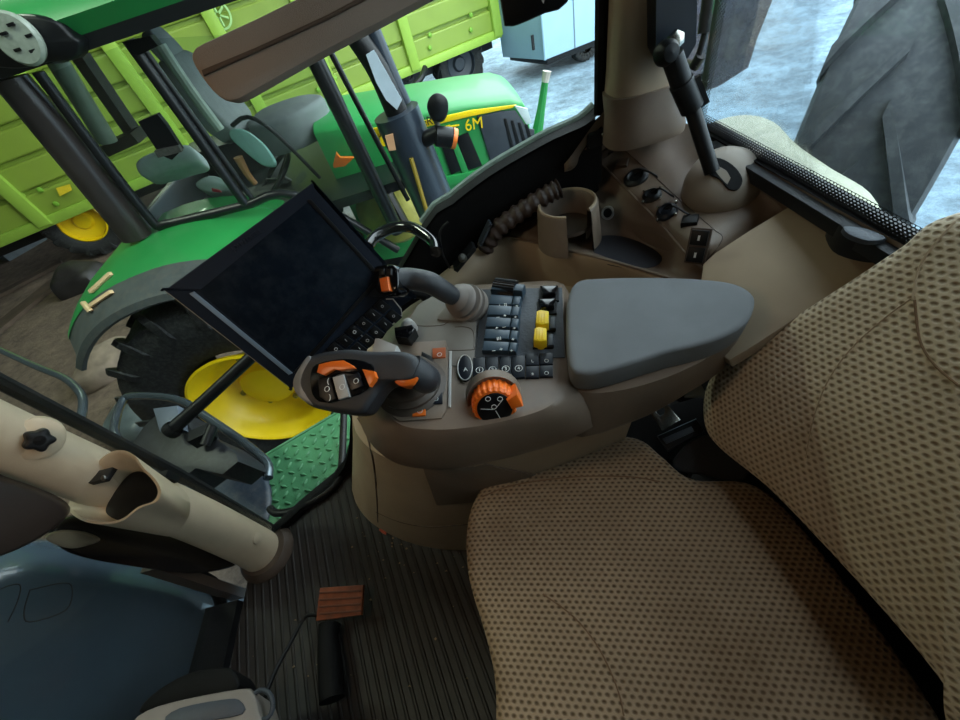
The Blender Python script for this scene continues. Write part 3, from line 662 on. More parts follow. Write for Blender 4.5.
# keypad strip, standing proud at the lower right edge
PL['key'] = (PL['ter'][0]+Tn*.012, Tn)
kp = obj('keypad', prism(Ws([(316, 366), (384, 298), (393, 298), (402, 309), (402, 317), (350, 366), (330, 380)], pl='key'), Tn, .0, .002, -.016), BEZEL, ter)
obj('keypad_frame', tube(Ws([(386, 299), (393, 299), (401, 309), (402, 315), (388, 329)], pl='key'), .0012, 6), GREYK, ter)
def lerp2(a, b, t): return (a[0]+(b[0]-a[0])*t, a[1]+(b[1]-a[1])*t)
for row, (s0, s1) in enumerate((((322, 362), (387, 302)), ((337, 369), (398, 312)))):
    for k in range(7):
        a = lerp2(s0, s1, k/7+.015); b = lerp2(s0, s1, (k+1)/7-.015); dx_, dy_ = 5.2, 3.9
        q = obj('key', prism(Ws([(a[0]-dx_, a[1]-dy_), (b[0]-dx_, b[1]-dy_), (b[0]+dx_, b[1]+dy_), (a[0]+dx_, a[1]+dy_)], pl='key'), Tn, .003, .001, -.001), BLACK, kp)
        cx_, cy_ = (a[0]+b[0])/2, (a[1]+b[1])/2
        o_ = W(cx_, cy_, pl=(PL['key'][0]+Tn*.0032, Tn)); u, w_, a_ = frame(Tn)
        if k % 3 == 2: obj('printed_mark', tube([o_-u*.003-w_*.002, o_+u*.003-w_*.001], .0005, 5), WHITE, q)
        else: obj('printed_mark', tube([o_+(u*math.cos(t)+w_*math.sin(t))*.003*(1 if k % 2 else .8) for t in [math.tau*j/8 for j in range(9)]], .0004, 5), WHITE, q)
obj('keypad_divider', tube(Ws([(360, 334), (374, 348)], pl='key'), .001, 6), GREYK, ter)
tc_ = (A_+B_+C_+D_)/4-Tn*.034
obj('mount_arm', tube([tc_, tc_+V((.0, .05, -.06)), V((-.15, .78, .86)), V((-.12, .80, .80))], [.02, .02, .018, .018], 12, 4), BLACK, ter)
obj('mount_bracket', prism(Ws([(379, 343), (401, 352), (397, 362), (376, 358)], Z=.87), UP, .02, .003), GREYK, ter)
# ============================================================ RIGHT REAR CONSOLE OVER THE WHEEL ARCH
sd = thing('side_console', 'taupe moulded side console with cup holder, sockets and switches below the rear pillar', 'side console')
def S3(l):
    out = []
    for p in l:
        k = {p[2]: p[3]}; out.append(W(p[0], p[1], **k))
    return out
Zr = lambda z, pts: [(x, y, 'Z', z) for x, y in pts]
deck = [S3(Zr(.785, [(508, 236), (550, 246), (600, 258), (650, 272), (695, 286)])+[(745, 304, 'Z', .72), (800, 330, 'Z', .70)]),
        S3([(513, 228, 'Z', .80), (553, 236, 'Z', .80), (600, 250, 'Z', .77), (648, 262, 'Z', .76), (690, 272, 'Z', .80), (745, 290, 'Z', .73), (805, 316, 'Z', .72)]),
        S3([(528, 207, 'Z', .82), (570, 216, 'Z', .81), (612, 230, 'Z', .77), (655, 246, 'Z', .77), (690, 262, 'Z', .82), (745, 280, 'Z', .75), (815, 300, 'Z', .73)]),
        S3([(548, 180, 'Z', .85), (586, 190, 'Z', .835), (628, 212, 'Z', .82), (668, 236, 'Z', .83), (700, 255, 'Z', .84), (752, 268, 'Z', .77), (828, 285, 'Z', .75)]),
        S3([(566, 162, 'Y', .975), (598, 168, 'Z', .875), (638, 196, 'Z', .86), (678, 222, 'Z', .86), (712, 244, 'Z', .86), (764, 256, 'Z', .79), (850, 270, 'Z', .77)]),
        S3([(578, 146, 'Y', .98), (608, 148, 'Z', .91), (650, 175, 'Z', .88), (696, 208, 'Z', .87), (735, 224, 'Z', .87), (790, 232, 'Z', .83), (880, 262, 'Z', .83)]),
        S3([(592, 126, 'Y', .985), (625, 128, 'Z', .96), (668, 142, 'Z', .92), (712, 180, 'Z', .89), (760, 195, 'Z', .895), (815, 213, 'Z', .90), (915, 262, 'Z', .91)]),
        S3([(603, 112, 'Y', .985), (640, 112, 'Y', .985), (688, 124, 'X', .605), (735, 152, 'X', .605), (780, 177, 'X', .605), (830, 205, 'X', .605), (935, 262, 'X', .605)])]
dk_ = obj('deck', patch(deck, 5, .02), TAUPE, sd, sharp=60)
fas = [S3(Zr(.785, [(440, 290), (475, 262), (508, 236), (550, 246), (600, 258), (650, 272), (695, 286), (745, 304), (800, 330)])),
       S3([(445, 296, 'Z', .72), (478, 270, 'Z', .755), (512, 246, 'Z', .765), (552, 256, 'Z', .765), (600, 266, 'Z', .765), (650, 282, 'Z', .765), (695, 296, 'Z', .765), (745, 314, 'Z', .765), (800, 340, 'Z', .765)]),
       S3(Zr(.66, [(450, 306), (484, 290), (518, 280), (556, 284), (604, 294), (650, 308), (695, 325), (745, 345), (800, 370)])),
       S3(Zr(.5, [(455, 325), (488, 315), (522, 312), (560, 322), (606, 336), (650, 350), (695, 365), (745, 385), (800, 400)]))]
fas[0][0] = W(432, 283, Y=.95); fas[0][1] = W(470, 255, Y=.95)
fs_ = obj('fascia', patch(fas, 5, .02, (0, 1, -.3)), BEIGE, sd, sharp=60)
obj('ridge', tube(cr(Ws([(508, 236), (550, 246), (600, 258), (650, 272), (695, 286)], Z=.788), 4), .0035, 8), TAUPE, sd)
# raised lip of the switch panel
def cr2(pts): return [(p.x, p.y) for p in cr([V((x, y, 0)) for x, y in pts], 3, True)]
def onp(pxs, name, m_, par, r, off=0, sm=6, closed=False): return on(pxs, [dk_], name, m_, par, r, off, 5, closed, sm)
onp([(585, 148), (605, 168), (632, 195), (662, 226), (690, 258), (702, 268)], 'panel_lip', TAUPE, sd, .004)
onp([(622, 148), (650, 172), (680, 200), (712, 228), (722, 240), (700, 268)], 'panel_gap', DARKTAUPE, sd, .0012)
# pillar foot flowing into the console
ft = []
for z, x0, x1, y0, dy_ in ((1.078, .378, .548, .95, .058), (1.03, .382, .548, .948, .055), (.99, .378, .555, .944, .060), (.975, .377, .556, .946, .058)):
    c0 = V(((x0+x1)/2, y0, z)); a = (x1-x0)/2
    ft.append([c0+V((math.copysign(abs(math.cos(t))**.7, math.cos(t))*a, math.copysign(abs(math.sin(t))**.7, math.sin(t))*dy_, 0)) for t in [math.tau*k/32 for k in range(32)]])
obj('pillar_foot', loft(ft[::-1]), TAUPE, sd, sharp=70)
# round strut socket with a dark opening
sc_ = W(724, 182, Z=.905); ax_ = V((-.25, -.45, .85)).normalized()
GREYBEIGE = mat('pale_grey_plastic', (140, 128, 114), .5, var=.05)
obj('strut_socket', lathe([(.080, -.06), (.079, -.01), (.073, .016), (.060, .032), (.040, .042), (.020, .046), (0, .047)], sc_, ax_, 36), GREYBEIGE, sd, sharp=60)
so_ = bpy.data.objects['strut_socket']; q = [hit(x, y, [so_], .0015)[0] for x, y in cr2([(707, 166), (716, 159), (728, 163), (738, 172), (742, 182), (737, 190), (728, 189), (720, 180), (710, 175)])]; q = [p for p in q if p]
obj('socket_opening', prism(q, ax_, .002, 0, -.002), RUBBER, sd)
# cup holder
cz = .885
def ringpx(cx, cy, rx, ry, z, a0=0, a1=360, n=28, rot=0):
    out = []
    for k in range(n):
        t = math.radians(a0+(a1-a0)*k/(n if a1-a0 == 360 else n-1)); x = rx*math.cos(t); y = ry*math.sin(t)
        out.append(W(cx+x*math.cos(rot)-y*math.sin(rot), cy+x*math.sin(rot)+y*math.cos(rot), Z=z))
    return out
cc = W(567, 203, Z=cz); cr_ = .068
def circ(r, z, a0, a1, n=40, c=cc): return [V((c.x+r*math.cos(math.radians(a0+(a1-a0)*k/(n-1))), c.y+r*math.sin(math.radians(a0+(a1-a0)*k/(n-1))), z)) for k in range(n)]
# open towards the driver: slot of 50 degrees
a0, a1 = -60, 250
obj('cup_holder', loft([circ(cr_+.014, .78, a0, a1), circ(cr_+.006, cz-.004, a0, a1), circ(cr_+.003, cz, a0, a1), circ(cr_-.003, cz, a0, a1), circ(cr_-.006, cz-.004, a0, a1), circ(cr_-.012, .80, a0, a1)], closed=False), TAUPE, sd, sharp=60)
obj('cup_floor', lathe([(0, 0), (cr_-.008, 0), (cr_-.008, .01)], V((cc.x, cc.y, .825)), UP, 28), DARKTAUPE, sd)
obj('cup_lip', tube([V((p.x, p.y, cz+.001)) for p in circ(cr_, cz, a0, a1)], .0035, 8), BEIGE, sd)
# chrome ring socket
h, n_ = hit(608, 213, [dk_], .001)
obj('ring_outlet', lathe([(.012, .0), (.012, .004), (.0165, .004), (.018, 0)], h, n_, 24), GREYK, sd); obj('outlet_well', lathe([(0, .0015), (.012, .0015)], h, n_, 20), BLACK, sd)
# tray liner, dark
tr_ = [hit(x, y, [dk_], .0015)[0] for x, y in ((592, 247), (600, 237), (622, 237), (645, 245), (662, 257), (655, 267), (630, 268), (602, 262))]
obj('tray_liner', prism(cr(tr_, 3, True), UP, .001), mat('tray_liner', (38, 38, 44), .6), sd)
# sockets and switches set into the panel
def onpanel(px, py):
    h, n_ = hit(px, py, [dk_, bpy.data.objects['pillar_foot']], 0); return h, n_
PANELN = V((-.15, -.55, .82)).normalized()
for k, (x, y, w) in enumerate(((607, 151, 9), (622, 164, 9))):
    h, n_ = onpanel(x, y); obj('blank_switch', box(h+n_*.002, (.034, .026, .012), (lambda r: (r, n_.cross(r), n_))((V((1, -.75, 0))-n_*V((1, -.75, 0)).dot(n_)).normalized()), bev=.003), DARKTAUPE, sd)
for k, (x, y, r, capm) in enumerate(((636, 178, .026, BLACK), (652, 196, .019, BLACK), (667, 212, .020, DARKBLUE))):
    h, n_ = onpanel(x, y); s_ = obj('socket', lathe([(r*1.15, -.004), (r*1.15, .004), (r, .008), (r*.75, .010), (r*.6, .004), (0, .004)], h, n_, 28), capm, sd)
    e = W(x+19, y-3+k*2, pl=(h+n_*.012, n_)); obj('cap_strap', tube([h+n_*.01, h.lerp(e, .5)+n_*.02, e, e.lerp(h, .2)-n_*.004+V((.01, -.01, 0))], .0022, 8, 5), BLACK, sd)
    if k: 
        u, w_, a_ = frame(n_)
        for q in range(4): t = q*math.pi/2+.3; obj('screw', lathe([(0, .007), (.0028, .006), (.003, 0)], h+(u*math.cos(t)+w_*math.sin(t))*r*1.35, n_, 10), CHROME, sd)
h, n_ = onpanel(690, 222); rr = (V((1, -.75, 0))-n_*V((1, -.75, 0)).dot(n_)).normalized()
obj('square_socket', box(h+n_*.003, (.032, .028, .014), (rr, n_.cross(rr), n_), .003), BLACK, sd)
sf = None
h, n_ = onpanel(698, 246); rr = (V((1, -.75, 0))-n_*V((1, -.75, 0)).dot(n_)).normalized(); w_ = n_.cross(rr)
sf = obj('switch_frame', box(h+n_*.001, (.040, .072, .006), (rr, w_, n_), .002), DARKTAUPE, sd)
for s_ in (-1, 1):
    q = obj('panel_switch', box(h+n_*.005+w_*s_*.017, (.032, .030, .008), (rr, w_, n_), .002), BLACK, sf)
    obj('printed_mark', box(h+n_*.0095+w_*s_*.017, (.004, .010, .0006), (rr, w_, n_)), WHITE, q)
# bracket with connector at the head of the panel
h, n_ = onpanel(601, 134); obj('connector_block', box(h+n_*.012+V((-.02, .0, .01)), (.05, .05, .03), bev=.006), BLACK, sd)
for x, y in ((597, 136), (604, 147), (598, 128)):
    q, n2 = onpanel(x, y); obj('screw', lathe([(0, .004), (.004, .003), (.0045, 0)], q+n2*.022, n2, 10), CHROME, sd)
# lighter flat cover at the rear
PL['cov'] = (W(797, 215, Z=.90), V((-.55, -.20, 1)).normalized())
obj('rear_cover', prism(Ws([(704, 266), (716, 255), (750, 233), (790, 209), (797, 207), (880, 248), (900, 253), (855, 283), (800, 318), (757, 346), (730, 362), (712, 350), (700, 300)], pl='cov'), PL['cov'][1], .010, .003, -.03), BEIGE, sd)
obj('latch', prism(cr(Ws([(830, 225), (838, 222), (860, 228), (895, 240), (900, 248), (880, 252), (858, 249), (838, 241)], Z=.925), 3, True), UP, .022, .006, -.02), BLACK, sd)
obj('latch_handle', prism(cr(Ws([(842, 230), (866, 233), (884, 242), (866, 245), (846, 238)], Z=.947), 3, True), UP, .008, .003), DGREY, sd)
for x, y in ((577, 195), (620, 190), (648, 205)):
    pass
# corrugated hose and clip lying between console and glass
hose = [W(x, y, Y=.955) for x, y in [(484, 250), (497, 230), (520, 212), (545, 196), (560, 188)]]
hp_ = cr(hose, 12); rs = [.020+(.005 if (i//2) % 2 else 0) for i in range(len(hp_))]
o = obj('corrugated_hose', tube(hp_, rs, 16), mat('hose_brown', (58, 44, 38), .5, var=.15), sharp=60); tag(o, 'dark corrugated hose lying between side console and glass', 'hose')
ck = thing('seat_belt_anchor', 'small black clip with steel screw at the front end of the side console', 'clip')
h = W(462, 256, Y=.93)
obj('clip_plate', bar(W(455, 268, Y=.93), W(474, 245, Y=.93), .035, .012, bev=.003), BLACK, ck); obj('screw', lathe([(0, .014), (.008, .012), (.01, .006), (.012, 0)], h+V((0, -.016, .004)), V((0, -.7, .7)), 16), DULLSTEEL, ck)
obj('strap_end', bar(W(480, 243, Y=.95), W(490, 222, Y=.95), .028, .006), DGREY, ck)
# black curved grab handle in front of the glass behind the screen
o = obj('grab_handle', tube(Ws([(368, 246), (376, 236), (392, 228), (410, 227), (424, 234), (434, 243), (436, 252)], Z=.88), .0155, 14, 5), GLOSSBLK); tag(o, 'black curved grab handle rising between screen and side glass', 'grab handle')
o = obj('thin_cable', tube([W(x, y, Y=.95) for x, y in [(450, 268), (442, 252), (440, 232), (448, 222)]], .003, 8, 5), WIRE); tag(o, 'thin black cable looping at the lower glass edge beside the hose', 'cable')
# ============================================================ C PILLAR STRUT
st = thing('window_strut', 'black steel hinge arm and rod running from the rear pillar into the round socket', 'window strut')
PY = .865
PL['plate'] = (W(676, 30, Y=PY), V((0, -1, .0)))
obj('hinge_plate', prism([*Ws([(657, -90), (656, 50), (663, 63), (676, 65), (688, 58), (696, 44), (700, -90)], Y=PY)], V((0, 1, 0)), .05, .006), mat('blue_black_paint', (24, 30, 40), .35), st)
b0 = W(667, 53, Y=PY-.035)
obj('ball_end', lathe([(0, .02), (.014, .017), (.021, .005), (.021, -.01), (.012, -.02)], b0, V((0, -1, .2)), 20), BLACK, st)
obj('pivot_bolt', lathe([(0, .012), (.009, .012), (.014, .009), (.016, .0)], W(675, 40, Y=PY-.02), V((0, -1, .25)), 6), CHROME, st)
e0 = W(672, 56, Y=PY-.035); e1 = W(681, 82, Y=PY-.04); e2 = W(692, 108, Y=PY-.045); e3 = W(712, 172, Z=.945)
obj('rod_sleeve', tube([e0, e1], .019, 16), BLACK, st); obj('rod_sleeve', tube([e1, e2], .0215, 16), BLACK, st); obj('rod', tube([e2, e3], .0145, 16), BLACK, st)
obj('clamp', bar(e1+V((.02, -.005, 0)), e2+V((.02, -.005, 0)), .010, .022, bev=.002), BLACK, st)
gs = thing('gas_spring', 'thin black gas spring hanging outside the rear glass beside the pillar', 'gas spring')
g0, g1, g2 = W(718, -60, X=.72), W(705, 33, X=.70), W(696, 66, X=.69)
obj('cylinder', tube([g0, g1], .017, 14), BLACK, gs); obj('piston_rod', tube([g1, g2], .0075, 12), BLACK, gs); obj('ball_joint', tube([W(701, 55, X=.695), W(694, 67, X=.69)], .013, 12), BLACK, gs); obj('stud', tube([W(698, 64, X=.69), W(684, 60, X=.69)], .006, 8), DULLSTEEL, gs)
pn_t = thing('open_window_pane', 'dusty translucent pane hanging open outside the rear corner with a small black badge', 'window pane')
pnn = V((-.45, -.89, 0)).normalized(); PL['pane'] = (W(720, 50, Y=1.25), pnn)
obj('pane', prism(Ws([(640, -140), (812, -150), (772, 0), (757, 38), (748, 67), (718, 86), (694, 94), (660, 112), (640, 112)], pl='pane'), pnn, .005), GL_PANE, pn_t)
bc = W(701, 81, pl=(PL['pane'][0]+pnn*.006, pnn)); u, w_, a_ = frame(pnn)
bdg = obj('badge', prism([bc+u*math.copysign(abs(math.cos(t))**.5, math.cos(t))*.019+w_*math.copysign(abs(math.sin(t))**.5, math.sin(t))*.019 for t in [math.tau*k/24 for k in range(24)]], pnn, .002), BLACK, pn_t)
obj('badge_emblem', tube([bc+pnn*.003+w_*a*.019+u*b*.019 for a, b in ((.55, .35), (.3, .0), (-.2, .1), (-.55, -.1), (-.3, -.35), (.4, -.35))], .0022, 6), WHITE, bdg)
# ============================================================ A PILLAR FURNITURE
cu = thing('pillar_cup_holder', 'cream plastic cup holder with scooped rim fixed to the front pillar', 'cup holder')
rim = [(70, 512), (70, 500), (84, 478), (104, 456), (120, 450), (134, 455), (144, 468), (156, 480), (161, 492), (156, 502), (140, 508), (124, 520), (108, 524), (86, 522)]
XC = -.93
rz = {}
rimp = []
for x, y in rim: rimp.append(W(x, y, pl=(W(115, 488, X=XC), V((-.25, -.45, .86)).normalized())))
rc = sum(rimp, V((0, 0, 0)))/len(rimp)
bot = [W(x, y, pl=(W(178, 515, X=XC), V((-.1, -.2, .97)).normalized())) for x, y in [(160, 532), (161, 525), (163, 515), (168, 500), (174, 492), (182, 490), (187, 494), (190, 502), (190, 510), (188, 518), (183, 526), (178, 532), (172, 536), (165, 536)]]
R1, R2 = cr(rimp, 4, True), cr(bot, 4, True)
c2 = sum(R2, V((0, 0, 0)))/len(R2)
sh = [R2, [a.lerp(b, .5) for a, b in zip(R2, R1)], [a.lerp(b, .9) for a, b in zip(R2, R1)], R1, [a.lerp(rc, .07) for a in R1], [a.lerp(rc, .12).lerp(b, .12) for a, b in zip(R1, R2)], [a.lerp(rc, .22).lerp(b.lerp(c2, .2), .6) for a, b in zip(R1, R2)]]
obj('holder_shell', loft(sh), CREAM, cu, sharp=60)
dkh = obj('holder_well', prism([a.lerp(rc, .24).lerp(b.lerp(c2, .2), .3) for a, b in zip(R1, R2)], V((0, 0, 1)), .002), BLACK, cu)
obj('well_clip', bar(W(95, 478, pl=(rc, V((-.25, -.45, .86)))), W(112, 474, pl=(rc, V((-.25, -.45, .86)))), .03, .012, bev=.003), BLACK, cu); obj('clip_screw', lathe([(0, .004), (.006, .003), (.007, 0)], W(104, 478, pl=(rc+V((0, 0, .016)), V((-.25, -.45, .86)))), V((-.2, -.5, .8)), 12), DULLSTEEL, cu)
kn = thing('hand_screw', 'black lobed hand screw on a round boss of the cream front pillar', 'screw')
kc = W(37, 439, X=-.99)
kd = (CAM-kc).normalized(); kd = (kd+V((.3, -.2, 0))).normalized()
obj('boss', lathe([(.048, -.03), (.044, 0), (.036, .006), (0, .008)], kc, kd, 28), CREAM, kn)
u, w_, a_ = frame(kd); lob = [kc+kd*.02+(u*math.cos(t)+w_*math.sin(t))*(.022+.003*math.cos(5*t)) for t in [math.tau*k/50 for k in range(50)]]
obj('lobed_grip', prism(lob, kd, .028, .006, -.01), BLACK, kn); obj('knob_cap', lathe([(0, .05), (.010, .048), (.012, .03)], kc, kd, 16), RUBBER, kn)
o = obj('pillar_clip', bar(W(162, 474, X=-1.0), W(175, 481, X=-1.0), .03, .02, bev=.004), BLACK); tag(o, 'tiny black clip on the pillar edge beside the cream cup holder', 'clip')
# dark ducts below the pillar
o = obj('dash_end_cap', pillow(Ws([(-40, 470), (0, 478), (40, 492), (62, 503), (68, 514), (52, 530), (25, 546), (-5, 558), (-50, 570)], X=-1.02), V((.7, -.5, .5)), .02, .06, seg=3), mat('dark_brown_plastic', (44, 36, 32), .4)); tag(o, 'dark brown rounded dashboard end below the cream pillar at the photo\'s left edge', 'dashboard trim')
dm = thing('air_duct', 'long glossy dark duct under the front pillar with a pale front tip', 'air duct')
obj('duct_body', pillow(Ws([(50, 530), (75, 515), (120, 520), (170, 535), (215, 550), (238, 560), (228, 568), (190, 573), (120, 564), (80, 556), (58, 546)], X=-1.13), V((.7, -.5, .5)), .03, .05, seg=3), mat('gloss_brown_black', (30, 27, 26), .2), dm)
obj('pale_tip', pillow(Ws([(45, 537), (60, 531), (85, 533), (100, 540), (88, 545), (72, 548), (55, 544)], X=-1.10), V((.7, -.5, .5)), .02, .02, seg=3), mat('dull_tan', (120, 108, 88), .35), dm)
# steering column piece, pedal, loop
sw_ = thing('steering_column', 'grey steering column shroud with ribbed top at the bottom left', 'steering column')
PL['col'] = (W(200, 705, Z=.42), V((.25, .1, .95)).normalized())
obj('shroud', prism(cr(Ws([(135, 730), (150, 712), (190, 700), (245, 690), (256, 694), (262, 712), (266, 760), (150, 770)], pl='col'), 3, True), PL['col'][1], .02, .008, -.12), mat('grey_shroud', (120, 112, 104), .5), sw_)
obj('shroud_recess', prism(cr(Ws([(170, 722), (185, 710), (225, 702), (243, 702), (246, 716), (200, 724)], pl='col'), 3, True), PL['col'][1], .024, .002, .015), DGREY, sw_)
obj('column_cover', pillow(Ws([(140, 712), (158, 692), (190, 674), (225, 668), (238, 674), (238, 692), (200, 706), (165, 716)], Z=.36), V((.2, .1, 1)), .02, .10, seg=3), RUBBER, sw_)
obj('column_post', tube([V((-1.0, .10, .0)), V((-.95, .12, .38))], .06, 16), RUBBER, sw_)
pd = thing('foot_pedal', 'small rusty orange-brown foot pedal plate on a bent rod above the ribbed mat', 'pedal')
PL['ped'] = (W(340, 603, Z=.07), V((.05, -.15, 1)).normalized())
obj('pedal_plate', prism(Ws([(321, 588), (364, 585), (362, 615), (317, 621)], pl='ped'), PL['ped'][1], .008, .002, -.006), mat('rusty_orange', (125, 62, 30), .55, var=.35, scale=30), pd)
for k in range(4): obj('pedal_rib', prism(Ws([(321, 592+k*7), (362, 590+k*6.6), (362, 592+k*6.6), (321, 594+k*7)], pl='ped'), PL['ped'][1], .012, .001, .006), mat('rust_rib', (90, 48, 28), .6) if k == 0 else MATS['rust_rib'], pd)
obj('pedal_rod', tube([W(318, 615, Z=.06), W(305, 617, Z=.055), W(292, 640, Z=.07), W(276, 670, Z=.10), W(265, 697, Z=.14)], .006, 10, 4), BLACK, pd)
obj('pedal_boot', tube([W(330, 625, Z=.035), W(328, 640, Z=.04), W(330, 665, Z=.045), W(332, 700, Z=.05)], [.035, .03, .036, .035], 14, 5), RUBBER, pd)
o = obj('wire_loop', tube([W(262+11*math.cos(t), 705+15*math.sin(t), Z=.40) for t in [math.tau*k/20 for k in range(21)]], .005, 8), DGREY); tag(o, 'small dark cable loop beside the steering column shroud', 'cable')
rnd = random.Random(3)
o = obj('dry_leaf', prism(Ws([(381, 528), (387, 529), (386, 535), (382, 533), (379, 530)], Z=.003), V((.3, .1, 1)), .003), mat('leaf_red', (170, 70, 45), .7)); tag(o, 'tiny reddish scrap on the mat at the foot of the beige pedestal', 'scrap')
mb = MB()
for k in range(46):
    x = rnd.gauss(400, 45) if k < 30 else rnd.uniform(250, 480); y = rnd.gauss(548, 14) if k < 30 else rnd.uniform(530, 700)
    p = W(x, y, Z=.001); s_ = rnd.uniform(.0015, .005); mb.add(prism([p+V((rnd.uniform(-s_, s_), rnd.uniform(-s_, s_), 0)), p+V((s_, 0, 0)), p+V((s_*.3, s_, 0)), p+V((-s_, s_*.4, 0))], UP, s_*.6))
o = obj('crumbs', mb.out(), mat('crumb', (150, 125, 95), .8)); tag(o, 'pale crumbs and grit scattered over the dark ribbed mat', 'crumbs'); o['kind'] = 'stuff'
# ============================================================ SUN VISOR, MIRROR
vi = thing('sun_visor', 'brown folding sun visor hanging across the top of the side window', 'sun visor')
PL['vis'] = (W(300, 40, Y=.62), V((.05, -.95, .3)).normalized())
vpx = [(196, 56), (199, 52), (225, 35), (300, 8), (335, -8), (380, -30), (460, -30), (425, 2), (380, 22), (330, 46), (270, 77), (240, 100), (230, 103), (222, 100), (210, 85), (200, 72)]
obj('visor_panel', prism(cr(Ws([(195, 60), (197, 52), (206, 45), (260, 20), (330, -15), (400, -50), (480, -70), (520, -60), (470, -22), (425, 2), (380, 26), (330, 52), (285, 77), (250, 97), (238, 102), (228, 101), (216, 92), (203, 75)], pl='vis'), 2, True), PL['vis'][1], .012, .006, -.012), VISORM, vi)
obj('visor_crease', prism(Ws([(207, 72), (260, 50), (330, 18), (430, -35), (430, -29), (330, 23), (260, 55), (209, 78)], pl='vis'), PL['vis'][1], .016, .002, .008), mat('visor_crease', (92, 75, 63), .7), vi)
obj('visor_rod', tube([W(520, -60, pl='vis'), W(600, -80, pl='vis')], .006, 8), BLACK, vi)
mi = thing('interior_mirror', 'black corner of an interior mirror hanging at the top edge', 'mirror')
PL['mir'] = (W(530, 0, Y=.62), V((-.2, -.95, .1)).normalized())
obj('mirror_housing', prism(cr(Ws([(504, -60), (503, 18), (509, 26), (520, 24), (545, 13), (566, 3), (600, -60)], pl='mir'), 3, True), PL['mir'][1], .008, .004, -.02), BLACK, mi)
obj('printed_mark', prism(Ws([(541, 0), (544, 0), (543, 3.5)], pl='mir'), PL['mir'][1], .0088, 0, .007), WHITE, mi)
obj('mirror_stem', tube([W(550, -40, pl='mir'), W(560, -120, pl='mir')], .01, 8), BLACK, mi)
# ============================================================ OUTSIDE THE SIDE GLASS: BRACKET, RAILS, STEP
DUSTY = mat('dusty_black_steel', (22, 24, 28), .5, var=.2, scale=25, dust=.15, dustc=(110, 115, 120))
br = thing('mirror_bracket', 'black steel bracket with round arm outside the side glass near the front pillar', 'bracket')
PL['brk'] = (W(195, 445, Z=.30), V((0, -.2, 1)).normalized())
obj('bracket_plate', prism(Ws([(133, 450), (148, 428), (163, 414), (186, 413), (198, 436), (220, 440), (240, 455), (242, 463), (226, 476), (200, 470), (180, 484), (150, 470)], pl='brk'), PL['brk'][1], .02, .004, -.14), DUSTY, br)
obj('bracket_cheek', prism(Ws([(163, 413), (187, 410), (193, 434), (170, 436)], pl='brk'), PL['brk'][1], .05, .005, .018), mat('grey_casting', (86, 94, 104), .45), br)
obj('round_arm', tube([W(168, 433, Z=.38), W(205, 400, Z=.42), W(246, 362, Z=.47), W(285, 325, Z=.52)], [.026, .023, .023, .023], 16), BLACK, br)
obj('arm_collar', lathe([(.03, -.015), (.034, 0), (.03, .015)], W(172, 430, Z=.385), (W(246, 362, Z=.47)-W(168, 433, Z=.38)), 20), RUBBER, br)
obj('joint_bolt', bar(W(193, 440, Z=.36), W(215, 430, Z=.36), .05, .05, bev=.012), BLACK, br); obj('joint_pin', tube([W(205, 445, Z=.36), W(213, 426, Z=.38)], .018, 12), BLACK, br)
o = obj('hand_rail', tube(Ws([(150, 478), (128, 452), (116, 436), (115, 424), (122, 402), (132, 396), (165, 397), (186, 403), (202, 414), (240, 440), (266, 462), (268, 478)], Z=.12), .0195, 14, 4), mat('grey_rail', (96, 106, 112), .25, metal=.7)); tag(o, 'bent grey tubular hand rail outside the side glass around the black bracket', 'hand rail', 'grey hand rails outside the cab')
o = obj('hand_rail', tube(Ws([(-40, 333), (0, 350), (35, 366), (64, 378), (78, 390), (83, 402), (80, 425)], Z=.35), .017, 14, 4), MATS['grey_rail']); tag(o, 'grey bent tube rail outside the glass at the photo\'s left edge', 'hand rail', 'grey hand rails outside the cab')
o = obj('tank_cover', pillow(Ws([(185, 468), (215, 450), (262, 470), (272, 500), (262, 535), (235, 540), (195, 505)], Z=-.12), UP, .03, .25, seg=3), mat('blue_black_cover', (44, 54, 66), .5, var=.15, dust=.2)); tag(o, 'dusty blue-black plastic cover between bracket and green step', 'cover')
stp = thing('tread_plate_step', 'green chequered steel step plate outside the door sill', 'step')
PL['stp'] = (W(300, 470, Z=-.12), UP)
pq = Ws([(266, 455), (345, 408), (372, 470), (350, 490), (267, 540)], pl='stp')
SG = mat('step_green', (74, 132, 90), .45, var=.1, scale=8, dust=.2, dustc=(110, 150, 120))
obj('plate', prism(pq, UP, .0, .002, -.02), SG, stp)
mb = MB(); e1 = (pq[1]-pq[0]).normalized(); e2 = UP.cross(e1)
def inside(p, poly):
    c_ = False; n_ = len(poly)
    for i in range(n_):
        a, b = poly[i], poly[(i+1) % n_]
        if (a.y > p.y) != (b.y > p.y) and p.x < (b.x-a.x)*(p.y-a.y)/(b.y-a.y)+a.x: c_ = not c_
    return c_
for i in range(-4, 24):
    for j in range(-30, 24):
        c_ = pq[0]+e1*(i*.048)+e2*(j*.048)
        if inside(c_, inset(pq, UP, .012)):
            a_ = (e1+e2).normalized() if (i+j) % 2 else (e1-e2).normalized(); b_ = UP.cross(a_)
            mb.add(pillow([c_+a_*.018, c_+b_*.007, c_-a_*.018, c_-b_*.007], UP, .010, .001, seg=3, under=False))
t_ = obj('tread_studs', mb.out(), SG, stp)
obj('step_rim', tube([pq[0], pq[1]], .008, 8), SG, stp); obj('step_rim', tube([pq[0], pq[4]], .010, 8), SG, stp)
o = obj('black_step_handle', tube(Ws([(344, 405), (343, 440), (341, 470), (333, 487), (315, 500), (292, 511), (276, 513), (270, 508)], Z=.02), .0155, 14, 4), BLACK); tag(o, 'bent black tube handle in front of the green chequered step', 'hand rail')
